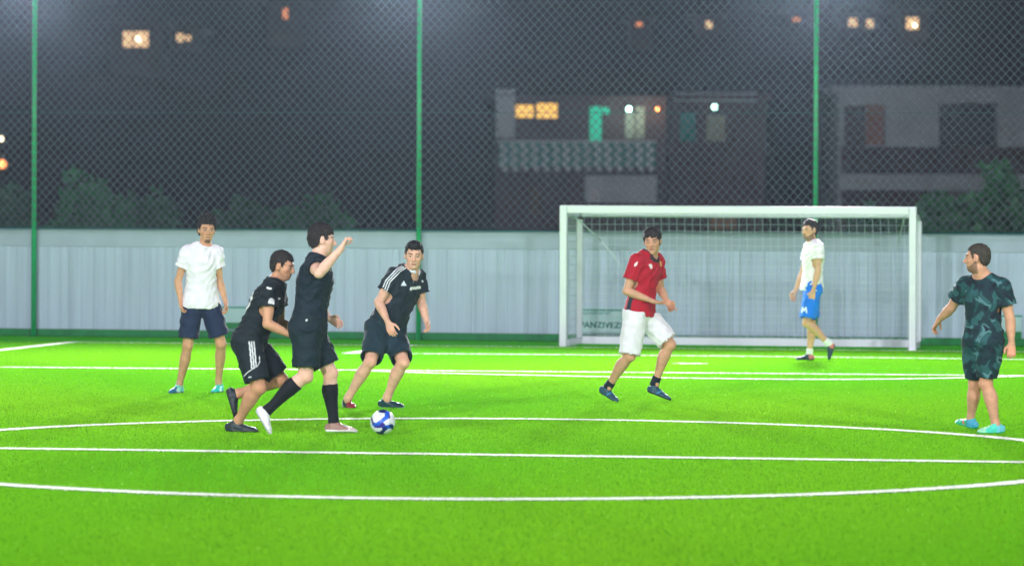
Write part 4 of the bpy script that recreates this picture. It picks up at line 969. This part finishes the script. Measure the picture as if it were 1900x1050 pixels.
# ------------------------------------------------------------------ hill, houses, trees behind the fence
hill_m = mat('hillside', (.055, .030, .034), rough=.95, noise=.35, nscale=.05)
b = MB(); nx_, ny_ = 60, 24; X = np.linspace(-420, 420, nx_); Y = np.linspace(165, 420, ny_)
hz = lambda x, y: max(0, (y-170))*.20+2.5*math.sin(x*.05+y*.02)*min(1, max(0, y-170)/60)
for y in Y:
    for x in X: b.v.append((x, y, hz(x, y)-.02))
for j in range(ny_-1):
    for i in range(nx_-1): a = j*nx_+i; b.f.append((a, a+1, a+nx_+1, a+nx_))
tag(b.build('hill', hill_m, smooth=True), kind='structure')
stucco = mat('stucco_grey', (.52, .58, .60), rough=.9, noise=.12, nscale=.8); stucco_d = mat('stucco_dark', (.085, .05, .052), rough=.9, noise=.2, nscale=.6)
roof_m = mat('roof_tile', (.07, .04, .035), rough=.85, noise=.2, nscale=4); glassd = mat('dark_glass', (.03, .03, .035), rough=.15)
win_y = emit('lit_window', (1.0, .56, .10), .95); win_w = emit('lit_window_warm', (1.0, .62, .30), .9); win_o = emit('lit_window_orange', (1.0, .30, .10), .8)
lamp_w = emit('white_lamp', (.55, 1.0, .85), 7); lamp_o = emit('orange_lamp', (1.0, .38, .14), 1.2); lamp_h = emit('bulb', (1.0, .85, .6), 5)
teal_m = emit('teal_door_glow', tuple(lin((0, 190, 150))), .45); curt = mat('curtain', (.34, .34, .26), rough=.9)  # teal door and shutter glow by themselves in place of indoor light
balm = mat('balustrade', (.85, .95, .95), rough=.7); balm_d = mat('balustrade_panel', tuple(lin((0, 130, 122))), rough=.7); brick = mat('orange_wall', (.35, .13, .07), rough=.9); wood = mat('brown_door', (.10, .05, .03), rough=.7)
def rect(name, parent, x0, x1, y0, y1, Yd, depth, m, proud=0.0):
    """box whose front face covers the photograph rectangle at distance Yd"""
    a = PT(x0, y0, Yd); c = PT(x1, y1, Yd); xm = (a[0]+c[0])/2; zm = (a[2]+c[2])/2
    b = MB(); b.box((xm, Yd+depth/2-proud, zm), (abs(c[0]-a[0]), depth, abs(a[2]-c[2]))); return b.build(name, m, parent)
def house(x0, x1, y0, Yd, label, mw, wins, depth=7, flat=False, kind='house', bottom=None, roofh=1.2):
    a = PT(x0, y0, Yd); c = PT(x1, y0, Yd); zb = hz((a[0]+c[0])/2, Yd+depth/2)-3 if bottom is None else bottom
    e = empty(kind, ((a[0]+c[0])/2, Yd+depth/2, max(zb, 0)), label, kind)
    b = MB(); b.box(((a[0]+c[0])/2, Yd+depth/2, (a[2]+zb)/2), (c[0]-a[0], depth, a[2]-zb)); b.build('wall', mw, e)
    if flat: b = MB(); b.box(((a[0]+c[0])/2, Yd+depth/2, a[2]+.12), (c[0]-a[0]+.5, depth+.5, .24)); b.build('roof', mw, e)
    else:
        b = MB(); xa, xb, ya, yb, z = a[0]-.4, c[0]+.4, Yd-.4, Yd+depth+.4, a[2]; ym = (ya+yb)/2
        b.v = [(xa, ya, z), (xb, ya, z), (xb, yb, z), (xa, yb, z), (xa+.8, ym, z+roofh), (xb-.8, ym, z+roofh)]; b.f = [(0, 1, 5, 4), (1, 2, 5), (2, 3, 4, 5), (3, 0, 4), (0, 3, 2, 1)]; b.build('roof', roof_m, e)
    for (p0, p1, q0, q1, m, nm) in wins:
        o = rect(nm, e, p0, p1, q0, q1, Yd, .12, m, .03)
        if nm == 'window':
            A_ = PT(p0, q0, Yd); B_ = PT(p1, q1, Yd); b = MB(); t = .07; xm = (A_[0]+B_[0])/2; zm = (A_[2]+B_[2])/2
            for xx in (A_[0]-t/2, B_[0]+t/2): b.box((xx, Yd-.05, zm), (t*.8, .08, A_[2]-B_[2]+.1))
            for zz in (A_[2]+t/2, B_[2]-t/2): b.box((xm, Yd-.055, zz), (B_[0]-A_[0]+.2, .08, t*.8))
            f = b.build('frame', stucco_d, o)
    return e
# two-storey house with balcony
Y1 = 150.0
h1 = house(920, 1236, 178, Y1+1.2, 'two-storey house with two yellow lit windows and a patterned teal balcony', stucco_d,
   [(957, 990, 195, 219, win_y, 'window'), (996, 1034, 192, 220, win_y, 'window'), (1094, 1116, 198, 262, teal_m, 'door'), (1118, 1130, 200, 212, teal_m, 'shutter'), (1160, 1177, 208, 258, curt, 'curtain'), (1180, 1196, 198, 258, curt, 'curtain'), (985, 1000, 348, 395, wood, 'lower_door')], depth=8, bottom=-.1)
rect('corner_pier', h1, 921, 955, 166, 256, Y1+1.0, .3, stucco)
rect('balcony_slab', h1, 922, 1218, 312, 320, Y1, 1.3, stucco_d)
bal = rect('balustrade', h1, 926, 1216, 264, 311, Y1, .08, balm_d)
for i in range(15):
    b = MB(); x = 934+i*19.4; cz = 287.5
    for q_ in range(6):
        y_ = 266+q_*8.6; xo = 3.2*(1 if q_ % 2 else -1); a = PT(x+xo-3.4, y_, Y1-.03); c = PT(x+xo+3.4, y_+8.2, Y1-.03)
        b.box(((a[0]+c[0])/2, Y1-.03, (a[2]+c[2])/2), (c[0]-a[0], .04, a[2]-c[2]))
    b.build('baluster', balm, bal)
rect('rail', h1, 924, 1218, 261, 265, Y1-.02, .14, balm)
rect('lower_wall', h1, 1086, 1218, 326, 376, Y1+.6, .4, stucco); rect('lower_window', h1, 1094, 1112, 350, 372, Y1+.55, .1, glassd)
def bulb(px, py, Yd, r, m, label, power=0, color=(1, 1, 1)):
    p = PT(px, py, Yd); e = empty('wall_lamp', tuple(p), label, 'lamp')
    me = bpy.data.meshes.new('globe'); bb = bmesh.new(); bmesh.ops.create_uvsphere(bb, u_segments=16, v_segments=10, radius=r); bb.to_mesh(me); bb.free(); me.materials.append(m)
    o = bpy.data.objects.new('globe', me); COL.objects.link(o); o.parent = e
    b = MB(); b.tube([p+[0, .0, r*.9], p+[0, .05, r*1.8], p+[0, .5, r*1.8]], r*.25, 6); b.build('bracket', fl_body, e)
    if power:
        d = bpy.data.lights.new('lamp_light', 'POINT'); d.energy = power; d.color = color; d.shadow_soft_size = r*1.2; l = bpy.data.objects.new('lamp_light', d); COL.objects.link(l); l.parent = e; l.location = (0, -r*1.4, 0)
bulb(1167, 203, Y1+.6, .10, lamp_w, 'bright greenish-white round lamp beside the pale curtain of the balcony house', 60, (.7, 1, .9))
bulb(1220, 203, Y1+.9, .075, lamp_o, 'small orange lamp at the right corner of the balcony house', 15, (1, .6, .35))
bulb(1326, 199, 152, .10, lamp_w, 'bright greenish-white lamp on the dark house in the middle', 8, (.7, 1, .9))
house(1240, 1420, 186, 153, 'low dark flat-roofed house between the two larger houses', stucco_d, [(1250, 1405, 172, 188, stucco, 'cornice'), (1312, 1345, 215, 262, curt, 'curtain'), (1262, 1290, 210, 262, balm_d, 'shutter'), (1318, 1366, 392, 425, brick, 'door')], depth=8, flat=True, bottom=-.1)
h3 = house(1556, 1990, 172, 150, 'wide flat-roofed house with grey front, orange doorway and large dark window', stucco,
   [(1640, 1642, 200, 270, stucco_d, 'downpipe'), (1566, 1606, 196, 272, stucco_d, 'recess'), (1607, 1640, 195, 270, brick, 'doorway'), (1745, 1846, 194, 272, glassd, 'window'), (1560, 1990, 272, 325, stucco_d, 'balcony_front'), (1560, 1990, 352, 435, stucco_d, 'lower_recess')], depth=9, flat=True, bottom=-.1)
# houses up the hill whose lit windows show
HH = [(205, 300, 44, [(229, 246, 59, 88, win_w), (248, 275, 59, 88, win_w)], 'hill house with a wide warm window and a bright bulb', 214),
      (318, 372, 56, [(328, 342, 63, 78, win_w), (343, 354, 66, 76, win_w)], 'small hill house with one cream lit window', 226),
      (498, 560, 2, [(525, 534, 16, 36, win_o), (508, 535, 66, 73, wood)], 'dim hill house with one narrow orange window', 232),
      (1072, 1115, -12, [(1084, 1096, 0, 10, win_o)], 'hill house at the top with a small red light', 262),
      (1168, 1208, 34, [(1180, 1192, 42, 50, win_o)], 'dim hill house with a small reddish window', 235),
      (1292, 1340, 30, [(1310, 1321, 40, 53, win_w)], 'hill house with a small peach lit window', 238),
      (1460, 1500, 22, [(1472, 1484, 34, 52, win_o)], 'hill house with a faint orange window left of the right-hand post', 240),
      (1516, 1548, 26, [(1526, 1537, 36, 53, win_w)], 'hill house with pinkish window just right of the right-hand post', 246),
      (1562, 1632, 26, [(1575, 1590, 35, 50, win_w), (1608, 1620, 37, 52, win_w)], 'hill house with two cream windows in a row', 236),
      (1672, 1722, 20, [(1682, 1704, 33, 55, win_w)], 'hill house with the largest bright orange window', 232),
      (1545, 1590, -14, [(1556, 1572, 0, 8, win_o)], 'topmost hill house with a red window', 268),
      (1775, 1830, -14, [(1788, 1816, 0, 8, win_o)], 'hill house with a long dull red window at the top right', 262)]
for x0, x1, y0, ws, lb, Yd in HH:
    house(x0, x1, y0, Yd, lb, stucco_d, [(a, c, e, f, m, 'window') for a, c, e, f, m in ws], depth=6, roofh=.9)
bulb(257, 73, 213, .13, lamp_h, 'bright bulb hanging before the wide warm window on the hill')
bulb(1697, 47, 231.5, .12, lamp_h, 'bulb glowing in front of the largest orange window')
bulb(4, 305, 145, .17, lamp_o, 'orange street lamp low at the left edge of the picture', 20, (1, .5, .25))
bulb(2, 258, 145, .09, lamp_h, 'tiny white lamp above the orange one at the left edge')
# trees
leaf = [mat('leaf_green', c, rough=.7, noise=.3, nscale=.8) for i, c in enumerate(((.016, .12, .035), (.014, .085, .033)))]
bark = mat('bark', (.06, .045, .035), rough=.9, noise=.3, nscale=6)
def tree(px0, px1, pt, Yd, label, seed, m, cat='tree'):
    rg = np.random.RandomState(seed); a = PT(px0, pt, Yd); c = PT(px1, pt, Yd); w_ = (c[0]-a[0])/2; cx = (a[0]+c[0])/2; top = a[2]
    e = empty('tree' if cat == 'tree' else 'bush', (cx, Yd, 0), label, cat, 'trees behind the wall')
    b = MB(); zc = top*.62; tr = [np.array([cx, Yd, 0]), np.array([cx+.1, Yd, top*.3]), np.array([cx-.05, Yd+.1, top*.55])]; b.tube(tr, [.14, .10, .07], 8)
    tips = []
    for i in range(9):
        an = rg.rand()*6.28; q = tr[1+i % 2]; t = np.array([cx+math.cos(an)*w_*.7*rg.rand()**.5, Yd+math.sin(an)*w_*.6, top*(.45+.45*rg.rand())]); b.tube([q, (q+t)/2+[0, 0, .15], t], [.06, .04, .015], 6); tips.append(t)
    b.build('trunk', bark, e, smooth=True)
    b = MB(); cl = []
    for i in range(34):
        d = nrm(rg.randn(3)); rr = rg.rand()**.4; cl.append((np.array([cx+d[0]*w_*.82*rr, Yd+d[1]*w_*.7*rr, top*.58+d[2]*top*.36*rr]), (.16+.2*rg.rand())*w_+.12))
    for p, r_ in cl:
        for j in range(75):
            d = nrm(rg.randn(3)); o = p+d*r_*rg.rand()**.35; u = nrm(rg.randn(3)); v = nrm(np.cross(u, rg.randn(3))); s_ = .07+.08*rg.rand()
            b.quad(o-u*s_, o-v*s_*.5, o+u*s_, o+v*s_*.5)
    b.build('crown', m, e)
TR = [(92, 250, 318, 74, 'green tree behind the left part of the wall', 1, 0), (215, 330, 352, 78, 'lower dark tree right of the left tree', 2, 1), (395, 520, 366, 72, 'low bush above the wall behind the man in white', 3, 1), (500, 660, 372, 70, 'low green bush above the wall behind the raised hand', 4, 0),
      (-60, 70, 345, 80, 'dark tree beyond the left fence post', 5, 1), (1690, 1830, 350, 76, 'green tree behind the wall right of the goal', 6, 0), (1790, 1960, 292, 80, 'tallest green tree at the right edge behind the wall', 7, 0), (1560, 1700, 392, 72, 'low dark bush above the wall behind the goal right post', 8, 1)]
for a, c, t, Yd, lb, sd, mi in TR: tree(a, c, t, Yd, lb, sd, leaf[mi], 'tree' if t < 360 else 'bush')
# ------------------------------------------------------------------ night air
HZ = float(os.environ.get('HZ', .00018))
if HZ > 0:
    b = MB(); b.box((0, 170, 34), (700, 720, 74)); hz_o = b.build('haze', None); hz_o['kind'] = 'stuff'
    m = bpy.data.materials.new('haze'); m.use_nodes = True; nt = m.node_tree; nt.nodes.clear()
    o = nt.nodes.new('ShaderNodeOutputMaterial'); v = nt.nodes.new('ShaderNodeVolumePrincipled'); v.inputs['Color'].default_value = (.60, .78, 1, 1); v.inputs['Density'].default_value = HZ; v.inputs['Anisotropy'].default_value = .78
    nt.links.new(v.outputs[0], o.inputs['Volume']); hz_o.data.materials.append(m)
